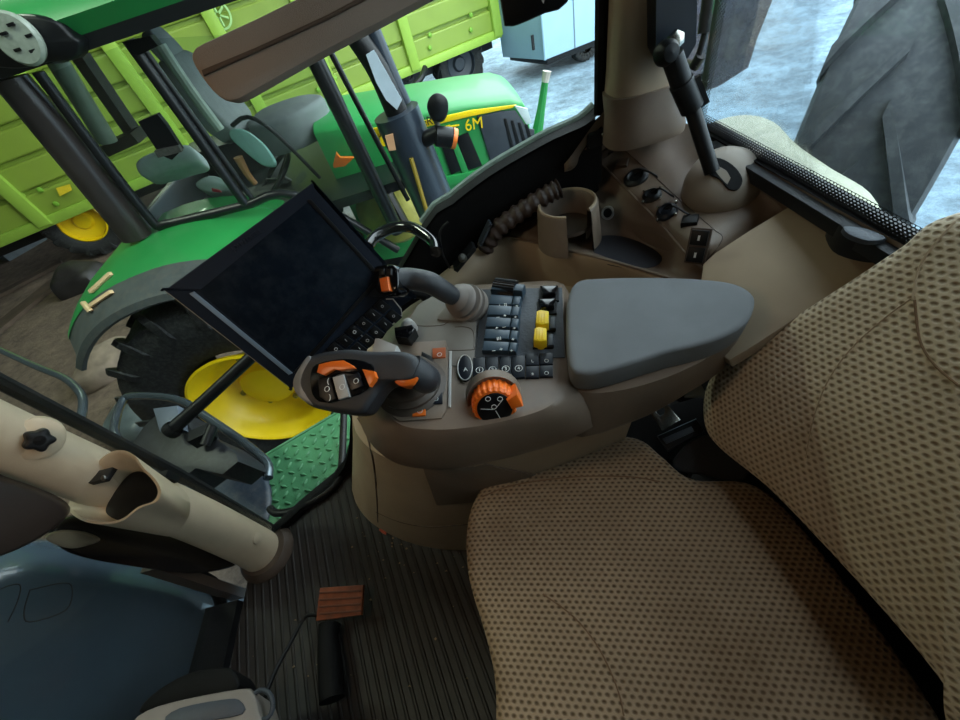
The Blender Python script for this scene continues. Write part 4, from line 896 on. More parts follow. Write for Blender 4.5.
# ============================================================ OWN TRACTOR OUTSIDE
hd = thing('hood', 'own tractor hood in smooth blue-black plastic seen through the windshield', 'hood')
hs = []
HB = mat('hood_blueblack', (66, 80, 92), .25, coat=.6, var=.08, scale=3, dust=.15, dustc=(95, 105, 115))
for x, k in ((-1.228, .55), (-1.24, .72), (-1.27, .86), (-1.33, .95), (-1.42, 1.0), (-1.6, 1.0), (-2.2, .97), (-2.9, .9), (-3.2, .78)):
    z0 = .10
    hs.append([V((x, y*k, z0+(z-z0)*k-(.12 if x < -3 else 0))) for y, z in ((.69, -.7), (.69, -.2), (.67, .3), (.60, .62), (.42, .74), (.15, .80), (-.15, .80), (-.42, .74), (-.60, .62), (-.67, .3), (-.69, -.2), (-.69, -.7))])
hs = [cr(r, 3) for r in hs]
ho = obj('hood_shell', loft(hs), HB, hd, sharp=50)
p_, n_ = hit(22, 602, [ho])
on([(-5, 592), (8, 586), (20, 585), (18, 600), (8, 622)], [ho], 'hood_vent_line', BLACK, hd, .0012, 0)
on([(30, 590), (62, 583), (72, 588), (66, 610), (30, 622), (24, 612), (30, 590)], [ho], 'hood_vent_line', BLACK, hd, .0012, 0)
# rear fender top outside the rear glass
fd = obj('rear_fender', pillow(Ws([(690, 150), (705, 132), (738, 124), (768, 132), (792, 157), (830, 185), (870, 212), (880, 250), (830, 260), (740, 210)], Z=.78), V((0, -.1, 1)), .06, .25, seg=4), mat('fender_beige_green', (150, 152, 122), .4, var=.12, scale=6, dust=.3)); tag(fd, 'pale dusty rounded fender top just outside the rear glass', 'fender')
# ============================================================ WHEELS
def tyre_vf(c, axis, R, r, w, nl=22, lug=.045, lw=.05, seg=64, both=True):
    u, a2, a = frame(axis); mb = MB()
    hw = w/2
    prof = [(r, -hw*.80), (r+.02, -hw*.86), ((R+r)/2, -hw*1.04), (R-.09, -hw*1.02), (R-.03, -hw*.94), (R-.01, -hw*.6), (R, 0), (R-.01, hw*.6), (R-.03, hw*.94), (R-.09, hw*1.02), ((R+r)/2, hw*1.04), (r+.02, hw*.86), (r, hw*.80)]
    mb.add(lathe(prof, c, axis, seg))
    c = V(c)
    for k in range(nl*2):
        s = 1 if k % 2 else -1; t0 = math.tau*k/(nl*2); sweep = .30*(22/nl)
        sec = []
        for q in range(7):
            f = q/6; t = t0+sweep*(1-f)*1.0; x = s*hw*(.02+f*1.0); rr = R-.012-(.022 if f > .9 else 0)-(.0)
            e = u*math.cos(t)+a2*math.sin(t); tg = (-u*math.sin(t)+a2*math.cos(t))
            wd = tg*lw*.5*(1+.35*f); dn_ = e*(-.03)
            hh = lug*(1 if f < .85 else .8)
            sec.append([c+a*x+e*rr+dn_-wd, c+a*x+e*(rr+hh)-wd*.8, c+a*x+e*(rr+hh)+wd*.8, c+a*x+e*rr+dn_+wd])
        # shoulder drop
        f = 1.0; x = s*hw*1.03; t = t0; e = u*math.cos(t)+a2*math.sin(t); tg = (-u*math.sin(t)+a2*math.cos(t)); wd = tg*lw*.6
        sec.append([c+a*x+e*(R-.16)-wd, c+a*(x+s*.012)+e*(R-.12)-wd*.8, c+a*(x+s*.012)+e*(R-.12)+wd*.8, c+a*x+e*(R-.16)+wd])
        mb.add(loft(sec))
    return mb.out()
def wheel(name, label, c, R, r, w, group=None, rimm=None, tm=None, bolts=8, axis=(0, -1, 0), dish=.2, nl=22, cat='wheel'):
    t = thing(name, label, cat, group); c = V(c); a = V(axis)
    obj('tyre', tyre_vf(c, a, R, r, w, nl), tm or TYRE, t, sharp=40)
    f = w/2*.86
    rm = obj('rim', lathe([(r+.005, f), (r+.012, f+.012), (r-.01, f+.015), (r-.03, f-.0), (r-.05, f-.05), (r-.085, f-.06), (r*.72, f-dish*.8), (r*.5, f-dish), (r*.42, f-dish*.95), (r*.36, f-dish*.6), (r*.2, f-dish*.45), (0, f-dish*.45)], c, a, 56), rimm or YELP, t, sharp=40)
    u, w_, a_ = frame(a)
    for k in range(bolts):
        th = math.tau*k/bolts+.2; obj('bolt', lathe([(0, .03), (.012, .03), (.02, .022), (.022, 0)], c+a_*(f-dish*.97)+(u*math.cos(th)+w_*math.sin(th))*r*.46, a_, 6), DULLSTEEL, rm)
    return t
# ============================================================ NEIGHBOURING TRACTOR
nb = thing('neighbour_tractor', 'green and yellow tractor parked alongside, cab and hood seen through the side window', 'tractor')
HX, HZ = -1.70, -.544
Yw = 2.0
c = V((HX, Yw+.30, HZ)); R = .86; r = .462
ty = obj('rear_tyre', tyre_vf(c, (0, -1, 0), R, r, .60, 20), TYRE, nb, sharp=40)
f = .30
rm = obj('rear_rim', lathe([(r-.005, f-.03), (r+.008, f-.0), (r-.008, f+.006), (r-.022, f-.01), (r-.035, f-.05), (r-.07, f-.075), (r-.085, f-.12), (r*.70, f-.20), (r*.5, f-.25), (r*.44, f-.24), (r*.38, f-.15), (r*.2, f-.12), (0, f-.12)], c, V((0, -1, 0)), 64), YELP, nb, sharp=40)
for k in range(8):
    th = math.tau*k/8+.25; obj('wheel_nut', lathe([(0, .035), (.014, .035), (.022, .026), (.024, 0)], c+V((math.cos(th)*r*.56, -f+.245, math.sin(th)*r*.56)), V((0, -1, 0)), 6), mat('nut', (150, 140, 60), .5) if k == 0 else MATS['nut'], rm)
def arc(r_, y, a0_, a1_, n=26, dz=0):
    g = lambda k: 1+(.0022*max(0, a0_+(a1_-a0_)*k/(n-1)-98) if y > 2.15 else .0008*max(0, a0_+(a1_-a0_)*k/(n-1)-98))
    return [V((HX+r_*g(k)*math.cos(math.radians(a0_+(a1_-a0_)*k/(n-1))), y, HZ+dz+r_*g(k)*math.sin(math.radians(a0_+(a1_-a0_)*k/(n-1))))) for k in range(n)]
A0, A1 = 25, 136
fen = obj('fender', loft([arc(1.04, 2.20, A0, A1), arc(1.06, 2.25, A0, A1), arc(1.08, 2.35, A0, A1), arc(1.095, 2.5, A0, A1), arc(1.10, 2.9, A0, A1), arc(1.02, 2.9, A0, A1)], closed=False), GREEN, nb, sharp=40)
obj('fender_extension', loft([arc(.935, 2.0, A0, A1), arc(.95, 1.985, A0, A1), arc(.985, 2.0, A0, A1), arc(1.02, 2.1, A0, A1), arc(1.045, 2.22, A0, A1)], closed=False), mat('extension_grey', (70, 76, 76), .6, var=.15, dust=.4, dustc=(110, 100, 85)), nb, sharp=40)
for a in ([(92, 290), (112, 272), (114, 275), (94, 293)], [(92, 304), (113, 290), (115, 293), (94, 307)], [(84, 302), (86, 301), (94, 310), (92, 312)]):  # bright reflections on the fender, put in as pale coloured bars
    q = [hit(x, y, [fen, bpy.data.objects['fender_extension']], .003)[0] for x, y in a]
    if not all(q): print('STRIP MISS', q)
    if all(q): obj('reflection_strip', prism(q, V((-.3, -.8, .5)), .02, .001), mat('reflection_tint', (240, 205, 160), .2) if 'reflection_tint' not in MATS else MATS['reflection_tint'], nb)
q = [hit(x, y, [fen], .004)[0] for x, y in [(112, 258), (118, 246), (126, 240), (132, 243), (122, 260)]]
if all(q): obj('tail_light', prism(q, V((-.3, -.8, .5)), .03, .006), mat('tail_lens', (90, 110, 70), .3), nb)
NY = 2.6
DARKF = mat('cab_frame', (24, 26, 28), .35, var=.1)
obj('rear_pillar', tube([W(10, 78, Y=NY), W(60, 138, Y=NY), W(137, 236, Y=NY)], [.075, .085, .085], 20, 4), mat('brown_black_frame', (52, 46, 44), .3), nb)
obj('door_pillar', tube([W(128, 40, Y=NY), W(247, 206, Y=NY)], .028, 12), DARKF, nb)
obj('door_pillar', tube([W(140, 44, Y=NY+.02), W(256, 204, Y=NY+.02)], .016, 12), DARKF, nb)
obj('side_frame', tube([W(38, 72, Y=NY), W(100, 155, Y=NY), W(153, 222, Y=NY), W(165, 224, Y=NY), W(210, 214, Y=NY), W(250, 204, Y=NY)], .026, 12, 4), DARKF, nb)
obj('side_frame', tube([W(250, 204, Y=NY), W(300, 196, Y=NY), W(398, 250, Y=NY)], .026, 12, 4), DARKF, nb)
obj('front_pillar', tube([W(300, 30, Y=NY), W(330, 90, Y=NY), W(398, 232, Y=NY)], .045, 14, 3), DARKF, nb)
obj('front_pillar', tube([W(320, 30, Y=NY+.05), W(345, 80, Y=NY+.05), W(408, 200, Y=NY+.05)], .016, 10, 3), DARKF, nb)
obj('side_glass', prism(Ws([(45, 75), (155, 222), (250, 205), (135, 40)], Y=NY+.01), V((0, 1, 0)), .005), GL_NB, nb)
obj('side_glass', prism(Ws([(135, 40), (250, 205), (300, 215), (390, 235), (395, 210), (310, 30)], Y=NY+.01), V((0, 1, 0)), .005), GL_NB, nb)
obj('door_handle', prism(Ws([(138, 122), (157, 114), (166, 125), (182, 150), (172, 160), (160, 155)], Y=NY-.03), V((0, 1, 0)), .04, .008), BLACK, nb)
obj('lock_plate', prism(Ws([(154, 151), (178, 146), (182, 152), (158, 158)], Y=NY-.05), V((0, 1, 0)), .03, .003), DULLSTEEL, nb)
# cab floor and seat, wheel, bag seen through its glass
obj('cab_floor', box((-1.1, 3.35, .36), (1.7, 1.4, .06)), DARKF, nb)
obj('far_fender', box((-1.75, 3.95, .5), (.7, .4, .3), bev=.08), BLACK, nb)
obj('cab_rear_wall', box((-1.92, 3.3, .48), (.05, 1.3, .28), bev=.02), DARKF, nb)
obj('seat_cushion', pillow([V((-1.15, 3.1, .78)), V((-.85, 3.05, .78)), V((-.65, 3.3, .78)), V((-.85, 3.55, .78)), V((-1.15, 3.5, .78))], UP, .06, .16, seg=4), mat('nb_seat_grey', (120, 125, 125), .8), nb)
obj('seat_back', pillow([V((-1.25, 3.08, .8)), V((-1.25, 3.52, .8)), V((-1.38, 3.50, 1.2)), V((-1.38, 3.10, 1.2))], V((.95, 0, .25)), .06, .10, seg=5), MATS['nb_seat_grey'], nb)
obj('seat_headrest', pillow([V((-1.38, 3.2, 1.22)), V((-1.38, 3.4, 1.22)), V((-1.42, 3.38, 1.36)), V((-1.42, 3.22, 1.36))], V((.95, 0, .25)), .04, .05, seg=4), MATS['nb_seat_grey'], nb)
swc = W(275, 176, Y=3.25); u, w_, a_ = frame(V((-.5, -.15, .85)))
obj('steering_wheel', tube([swc+(u*math.cos(t)+w_*math.sin(t))*.19 for t in [math.tau*k/32 for k in range(33)]], .017, 10), BLACK, nb)
for t in (0, 2.1, 4.2): obj('wheel_spoke', tube([swc-a_*.03, swc+(u*math.cos(t)+w_*math.sin(t))*.185], .013, 8), BLACK, nb)
obj('steering_post', tube([swc-a_*.02, swc-a_*.5+V((.05, 0, 0))], .04, 12), DARKF, nb)
obj('dash_panel', pillow([swc+V((.12, -.25, -.1)), swc+V((.12, .25, -.1)), swc+V((.32, .22, -.12)), swc+V((.32, -.22, -.12))], V((-.3, 0, 1)), .05, .2, seg=4), DGREY, nb)
obj('oval_mirror', pillow([W(x, y, Y=2.95) for x, y in ((231, 130), (245, 130), (262, 143), (273, 158), (274, 166), (262, 165), (243, 150), (231, 138))], V((-.1, -.8, .5)), .012, .03, seg=4), mat('pale_green_mirror', (150, 195, 185), .25), nb)
obj('mirror_bracket', tube([W(x, y, Y=3.0) for x, y in ((232, 126), (248, 117), (275, 133), (320, 178))], .013, 8, 3), BLACK, nb)
obj('armrest_grip', tube([W(x, y, Y=3.0) for x, y in ((238, 157), (248, 175), (256, 184))], [.03, .022, .018], 10, 3), mat('grip_tan', (205, 140, 90), .5), nb)
# roof with underside, lamp
ry = 2.42
rf_px = [(-70, 58), (-60, 10), (0, 10), (0, 10)]
rz0, rz1 = 1.405, 1.56
roof = []
for y_, dz in ((2.45, 0), (2.40, .06), (2.45, .13), (2.62, .19), (3.3, .24), (4.1, .19), (4.25, .06), (4.2, 0)):
    roof.append([V((x_, y_, rz0+.02+dz*(1 if -2 < x_ < -.4 else .7))) for x_ in (-2.5, -2.35, -1.5, -.6, -.25)])
obj('roof', loft(roof, closed=False), GREEN, nb, sharp=40)
und = [V((-2.5, 2.45, rz0)), V((-.25, 2.45, rz0)), V((-.25, 4.2, rz0)), V((-2.5, 4.2, rz0))]
obj('roof_lining', prism(und, UP, .07, 0, -.03), DARKF, nb)
obj('lamp_housing', pillow([W(x, y, Y=2.42) for x, y in ((-14, 62), (-20, 35), (0, 18), (30, 14), (60, 20), (75, 34), (85, 42), (80, 58), (50, 62), (20, 68))], V((0, -1, 0)), .05, .05, seg=4), BLACK, nb)
lp_ = obj('work_lamp', lathe([(.085, -.01), (.09, .01), (.08, .02), (0, .024)], W(19, 39, Y=2.36), V((-.05, -.9, .1)), 32), mat('lamp_lens', (150, 158, 145), .25, var=.1, scale=60), nb)
for k in range(5):
    a = math.tau*k/5; o_ = W(19, 39, Y=2.336); obj('lamp_slot', bar(o_+V((math.cos(a)*.045-.014, -.0, math.sin(a)*.045)), o_+V((math.cos(a)*.045+.014, 0, math.sin(a)*.045)), .008, .01), BLACK, lp_)
obj('roof_joint', prism(Ws([(124, 42), (150, 36), (158, 46), (140, 55), (132, 54)], Y=2.56), V((0, 1, 0)), .06, .008), BLACK, nb)
# exhaust and mirror in front of the cab
EY = 2.45
EXB = mat('exhaust_blueblack', (40, 48, 58), .3, var=.08)
obj('exhaust_shield', tube([W(396, 112, Y=EY), W(416, 160, Y=EY), W(438, 212, Y=EY), W(455, 260, Y=EY)], .125, 24, 3), EXB, nb)
obj('exhaust_pipe', tube([W(355, 35, Y=EY), W(378, 70, Y=EY), W(398, 115, Y=EY)], [.05, .055, .06], 16, 3), BLACK, nb)
obj('exhaust_stack', tube([W(372, 30, Y=EY+.05), W(388, 68, Y=EY+.05), W(404, 104, Y=EY+.05)], .04, 14, 3), EXB, nb)
obj('bright_deflector', prism(Ws([(366, 55), (374, 50), (388, 75), (402, 100), (397, 110), (386, 100), (376, 82)], Y=EY-.08), V((0, 1, 0)), .02, .006), mat('pale_deflector', (190, 205, 215), .2), nb)
obj('exhaust_stripe', tube([W(411, 158, Y=EY-.125), W(428, 216, Y=EY-.125)], .012, 8), mat('stripe_ochre', (150, 125, 40), .4), nb)
obj('shield_label', prism(Ws([(385, 136), (393, 134), (396, 150), (389, 151)], Y=EY-.13), V((0, 1, 0)), .01), mat('label_orange', (200, 150, 110), .5), nb)
obj('mirror_arm', tube([W(420, 142, Y=EY-.05), W(440, 132, Y=EY-.1)], .04, 12), BLACK, nb)
obj('indicator_body', tube([W(436, 136, Y=EY-.12), W(452, 138, Y=EY-.12)], [.05, .052], 16), BLACK, nb)
obj('indicator_lens', tube([W(452, 138, Y=EY-.12), W(456, 139, Y=EY-.12)], [.053, .05], 16), AMBER, nb)
obj('beacon_body', pillow([W(x, y, Y=EY-.1) for x, y in ((427, 108), (430, 97), (438, 93), (447, 99), (448, 112), (443, 121), (433, 121))], V((0, -.9, .3)), .05, .07, seg=4), BLACK, nb)
obj('beacon_stem', tube([W(437, 120, Y=EY-.08), W(438, 130, Y=EY-.08)], .014, 8), DULLSTEEL, nb)
# hood
HY = 3.0
pa, pb = W(400, 119, Y=HY), W(517, 99, Y=HY)
secs = []
zt = lambda x: pa.z+(pb.z-pa.z)*(x-pa.x)/(pb.x-pa.x)
x1 = W(524, 110, Y=HY).x
for x, k, dz in ((-.75, 1, 0), (-.3, 1, 0), (0, 1, 0), (.3, 1, -.0), (x1-.08, .99, -.01), (x1-.0, .96, -.04), (x1+.03, .9, -.10), (x1+.045, .8, -.25)):
    z_ = zt(min(x, x1))+dz; cy_ = HY+.42
    secs.append(cr([V((x, cy_+y*k, z_+z)) for y, z in ((-.42, -1.0), (-.42, -.4), (-.42, -.05), (-.39, .01), (-.25, .035), (0, .045), (.25, .035), (.39, .01), (.42, -.05), (.42, -.4), (.42, -1.0))], 3))
obj('hood_shell', loft(secs), GREEN, nb, sharp=45)
def npn(name, px, m_, h=.012, y=HY-.002, par=nb, sm=0):
    q = Ws(px, Y=y); q = cr(q, sm, True) if sm else q
    return obj(name, prism(q, V((0, -1, 0)), h, .002), m_, par)
npn('yellow_stripe', [(372, 128), (425, 120), (470, 110), (516, 104.5), (512, 107.5), (470, 116), (428, 126), (374, 138)], YELP)
npn('grille', [(477, 116), (500, 111), (515, 110), (521, 118), (527, 128), (534, 129), (534, 142), (515, 155), (492, 166)], DGREY, .014)
for k in range(4): npn('grille_slot', [(503+k*7, 118+k*2), (506+k*7, 117.5+k*2), (514+k*6, 148-k*3), (510.5+k*6, 150-k*3)], BLACK, .018)
npn('side_vent', [(440, 141), (448, 136), (463, 169), (451, 174)], BLACK, .014); npn('side_vent', [(456, 137), (468, 132), (482, 165), (467, 170)], BLACK, .014)
npn('vent_frame', [(449, 137), (454, 135), (469, 172), (463, 175)], GREEN, .02)
npn('badge_white', [(379, 134), (386, 132), (388, 145), (381, 146)], YELP, .016)
npn('lower_rail', [(425, 180), (490, 166), (490, 172), (430, 190)], GREEN, .03)
def ntext(s, x, y, size, m_): 
    o_ = W(x, y, Y=HY-.03); return text('printed_lettering', s, o_, V((1, 0, zt(1)-zt(0)+.02)), V((0, 0, 1)), size, m_, nb, .003)
ntext('6M', 474, 124.5, .10, YELP); ntext('5', 433.5, 153.5, .10, YELP); ntext('JOHN DEERE', 408, 125.3, .07, BLACK)
npn('badge_strokes', [(441, 127), (459, 124), (459, 125.5), (441, 128.5)], YELP, .014); npn('badge_strokes', [(444, 126), (450, 124.5), (446, 134), (443, 134)], YELP, .014)
lens = npn('headlight', [(514, 105), (527, 108), (531, 122), (526, 124)], mat('headlight_lens', (200, 215, 215), .15), .018)
fw_ = wheel('front_tractor_wheel', 'dark front tyre of the green tractor low behind the glass edge', V((.25, 2.75, -.85)), .55, .33, .38)
for o_ in list(fw_.children): o_.parent = nb
bpy.data.objects.remove(fw_)
obj('front_linkage', tube([W(546, 75, Y=3.1), W(541, 110, Y=3.1), W(536, 140, Y=3.1), W(533, 150, Y=3.1)], [.022, .03, .045, .05], 10), GREEN, nb); obj('linkage_cap', tube([W(547, 71, Y=3.1), W(545, 82, Y=3.1)], [.03, .025], 10), mat('rusty_white', (190, 185, 175), .5), nb)
obj('linkage_hook', tube([W(556, 133, Y=3.1), W(560, 127, Y=3.1), W(566, 128, Y=3.1), W(566, 135, Y=3.1), W(554, 142, Y=3.1)], .03, 10, 3), GREEN, nb)
obj('front_weight', box((x1+.12, 3.4, -.25), (.3, .5, .35), bev=.05), GREEN, nb)
obj('chassis', box((-.4, 3.4, -.45), (2.4, .45, .55), bev=.05), BLACK, nb)
obj('rear_strut', tube([W(58, 62, Y=2.85), W(108, 142, Y=2.85)], .05, 12), mat('pale_strut', (150, 165, 150), .4), nb)
obj('rear_beam', bar(W(80, 55, Y=3.2), W(135, 135, Y=3.2), .10, .06), mat('brown_beam', (70, 60, 50), .6), nb)
obj('rear_beam', bar(W(105, 150, Y=3.1), W(140, 134, Y=3.1), .16, .06), MATS['brown_beam'], nb)
obj('grab_tube', tube([W(160, 45, Y=2.9), W(190, 90, Y=2.9), W(220, 130, Y=2.9)], .03, 10, 3), MATS['pale_strut'], nb)
bg_ = obj('white_bag', pillow([W(x, y, Y=2.8) for x, y in ((137, 165), (150, 155), (172, 150), (190, 146), (201, 162), (185, 168), (165, 174), (145, 178))], V((.1, -.7, .7)), .05, .1, seg=4, roll=.4), PAPER); tag(bg_, 'crumpled whitish plastic bag behind the neighbouring cab\'s rear side glass', 'bag')
b2 = obj('paper_bag', pillow([W(x, y, Y=2.95) for x, y in ((196, 184), (210, 176), (225, 180), (232, 186), (222, 192), (205, 192))], V((.1, -.7, .7)), .03, .1, seg=4, roll=.4), PAPER); tag(b2, 'small white packet with red print beside the neighbouring cab\'s door pillar', 'packet')
obj('printed_mark', prism(Ws([(212, 188), (220, 190), (222, 192), (213, 191)], Y=2.86), V((0, -1, 0)), .01), mat('red_print', (190, 50, 60), .5), b2)
# yellow disc and orange flag seen through the neighbour's windshield
yd = nb
gc = W(392, 205, Y=2.95); obj('guard_disc', lathe([(0, .06), (.15, .05), (.24, .02), (.27, 0), (.27, -.05)], gc, V((.0, -.75, .65)), 36), mat('dull_yellow', (165, 160, 75), .5, var=.25, scale=10), yd)
obj('dark_arm', tube([gc+V((.0, -.1, .2)), gc+V((.05, -.18, -.1))], .05, 10), DARKF, yd)
o = obj('orange_hazard_triangle', prism(Ws([(333, 165), (336, 153), (340, 158), (354, 158), (345, 166), (334, 168)], Y=2.9), V((0, 1, 0)), .04, .006), AMBER); o.parent = nb
# ============================================================ TRAILER
tl = thing('silage_trailer', 'tall lime green panelled farm trailer standing behind the green tractor', 'trailer')
pL, pR = W(-60, 262, Z=-.45), W(499, 30, Z=-.45)
pA, pB = W(85, 197, Z=-.45), W(395, 70, Z=-.45)
tdir = (pR-pL); tdir.z = 0; Lt = tdir.length; tdir.normalize(); tn = V((tdir.y, -tdir.x, 0))
if tn.dot(CAM-pL) < 0: tn = -tn
mb = MB(); Ht = 3.4
mb.add(prism([pL, pR, pR+V((0, 0, Ht)), pL+V((0, 0, Ht))], -tn, 2.4))
nbz = 8
for k in range(nbz):
    z0 = k*Ht/nbz+.03; z1 = (k+1)*Ht/nbz-.03
    mb.add(prism([pL+V((0, 0, z0)), pR+V((0, 0, z0)), pR+V((0, 0, z1)), pL+V((0, 0, z1))], tn, .07, .03))
obj('side_boards', mb.out(), LIME, tl, sharp=20)
LIMEP = mat('lime_post', (150, 184, 68), .45, var=.05)
def tpost(px, w=.22, z=Ht, m_=None):
    # post whose foot sits where the photo shows it
    r_ = ray(*px); a = CAM; t = (pL-a).dot(tn)/r_.dot(tn); p = a+r_*t; s = (p-pL).dot(tdir)
    q = pL+tdir*s
    obj('post', prism([q-tdir*w/2+V((0, 0, -.08)), q+tdir*w/2+V((0, 0, -.08)), q+tdir*w/2+V((0, 0, z)), q-tdir*w/2+V((0, 0, z))], tn, .16, .03), m_ or LIMEP, tl)
for px in ((495, 30), (412, 62), (335, 95), (270, 125), (190, 155), (38, 215), (120, 185)): tpost(px)
obj('bottom_rail', prism([pL+V((0, 0, -.12)), pR+V((0, 0, -.12)), pR+V((0, 0, .04)), pL+V((0, 0, .04))], tn, .12, .02), LIMEP, tl)
def trp(px, off=.1):
    r_ = ray(*px); p0 = pL+tn*off; t = (p0-CAM).dot(tn)/r_.dot(tn); return CAM+r_*t
for x, y in ((430, 35), (471, 15), (430, 48), (471, 30), (56, 204), (40, 190), (335, 78), (318, 90), (262, 105)):
    p = trp((x, y)); obj('bolt_head', lathe([(0, .03), (.035, .02), (.045, 0)], p, tn, 10), LIMED, tl)
p = trp((218, 15), .13); u, w_, a_ = frame(tn)
emb = obj('round_emblem', lathe([(.20, .0), (.20, .01), (.17, .012), (.17, .0)], p, tn, 32), mat('faint_print', (165, 205, 130), .5), tl)
for k in range(6): a = math.tau*k/6; obj('emblem_petal', tube([p+tn*.01+(u*math.cos(a)+w_*math.sin(a))*.03, p+tn*.01+(u*math.cos(a)+w_*math.sin(a))*.15], .018, 6), MATS['faint_print'], emb)
for a in ([(157, 45), (167, 38), (182, 62), (174, 70)], [(56, 188), (70, 184), (72, 190), (60, 196)]):
    obj('warning_sticker', prism([trp(q, .14) for q in a], tn, .01), mat('sticker_yellow', (225, 195, 40), .5) if 'sticker_yellow' not in MATS else MATS['sticker_yellow'], tl)
obj('underframe', prism([pL+V((0, 0, -.35))-tn*.4, pR+V((0, 0, -.35))-tn*.4, pR+V((0, 0, -.08))-tn*.4, pL+V((0, 0, -.08))-tn*.4], -tn, .9), BLACK, tl)
obj('drawbar', tube([W(405, 92, Z=-.7), W(420, 80, Z=-.6), W(425, 68, Z=-.5)], .06, 8, 3), BLACK, tl)
def gw(px, R_, name='trailer_tyre'):
    return None
for i, (px, r_) in enumerate((((462, 66), .58), ((392, 92), .58), ((72, 214), .62))):
    rr_ = ray(*px); p0 = pL-tn*.15; t = (p0-CAM).dot(tn)/rr_.dot(tn); c_ = CAM+rr_*t; c_.z = -1.4+r_+.02
    tt = obj('trailer_tyre', tyre_vf(c_-tn*.2, tn, r_, .36, .45, 16, .03, .05, 40), TYRE, tl, sharp=40)
    obj('trailer_rim', lathe([(.365, .18), (.34, .2), (.32, .1), (.16, .06), (.12, .12), (0, .12)], c_-tn*.2, tn, 32), YELP if i == 2 else DGREY, tt)
# pale panel van / box standing to the right
wb = thing('pale_box_trailer', 'pale blue-grey box trailer beside the lime trailer at the top', 'box trailer')
b0_, b1_, b2_ = W(503, 57, Z=-1.0), W(545, 60, Z=-1.0), W(604, 36, Z=-1.0)
b3_ = W(640, 22, Z=-1.0)
ex = (b3_-b1_).normalized(); 
obj('box_body', prism([b0_, b1_, b1_+ex*4.2, b0_+ex*4.2+V((0, 1.5, 0))], UP, 2.6, .03), PALEBLUE, wb)
obj('panel_edge', tube([b1_+V((0, -.01, 0)), b1_+V((0, -.01, 2.6))], .03, 8), PALEBLUE, wb)
q = b1_+ex*.5; nn_ = ex.cross(UP).normalized(); nn_ = nn_ if nn_.dot(CAM-q) > 0 else -nn_
for s_ in (.75, 2.0): obj('panel_seam', bar(b1_+ex*s_+nn_*.005, b1_+ex*s_+nn_*.005+UP*2.5, .02, .02, up=nn_), mat('seam_grey', (110, 130, 140), .5) if 'seam_grey' not in MATS else MATS['seam_grey'], wb)
obj('panel_catch', bar(b1_+ex*-.25+UP*.25+nn_*.01, b1_+ex*-.25+UP*.5+nn_*.01, .05, .04, up=nn_), BLACK, wb)
obj('box_chassis', prism([b0_+V((.2, .2, -.15)), b1_+V((.1, .2, -.15)), b1_+ex*4+V((0, .2, -.15)), b0_+ex*4+V((0, 1.5, -.15))], UP, .15), BLACK, wb)
for s_ in (1.2, 2.6):
    c_ = b1_+ex*s_-nn_*.35; c_.z = -1.4+.33; tt = obj('box_trailer_tyre', tyre_vf(c_, nn_, .33, .2, .22, 20, .01, .03, 32), TYRE, wb)
# ============================================================ BIG TYRE BEHIND THE REAR GLASS
d2 = V((ray(893, 90).x, ray(893, 90).y, 0)).normalized()
cpos = d2*(2.6+1.1); cpos.z = -.30
bt_ = thing('large_tractor_tyre', 'large dusty dark tractor tyre with chunky lugs right behind the rear glass', 'tyre')
axv = V((-d2.y, d2.x, 0))
obj('tyre_body', tyre_vf(cpos, axv, 1.1, .6, .62, 13, .05, .10, 72), TYREG, bt_, sharp=40)
obj('rim', lathe([(.605, .25), (.62, .27), (.58, .25), (.5, .1), (.3, .05), (0, .05)], cpos, axv, 40), YELP, bt_)
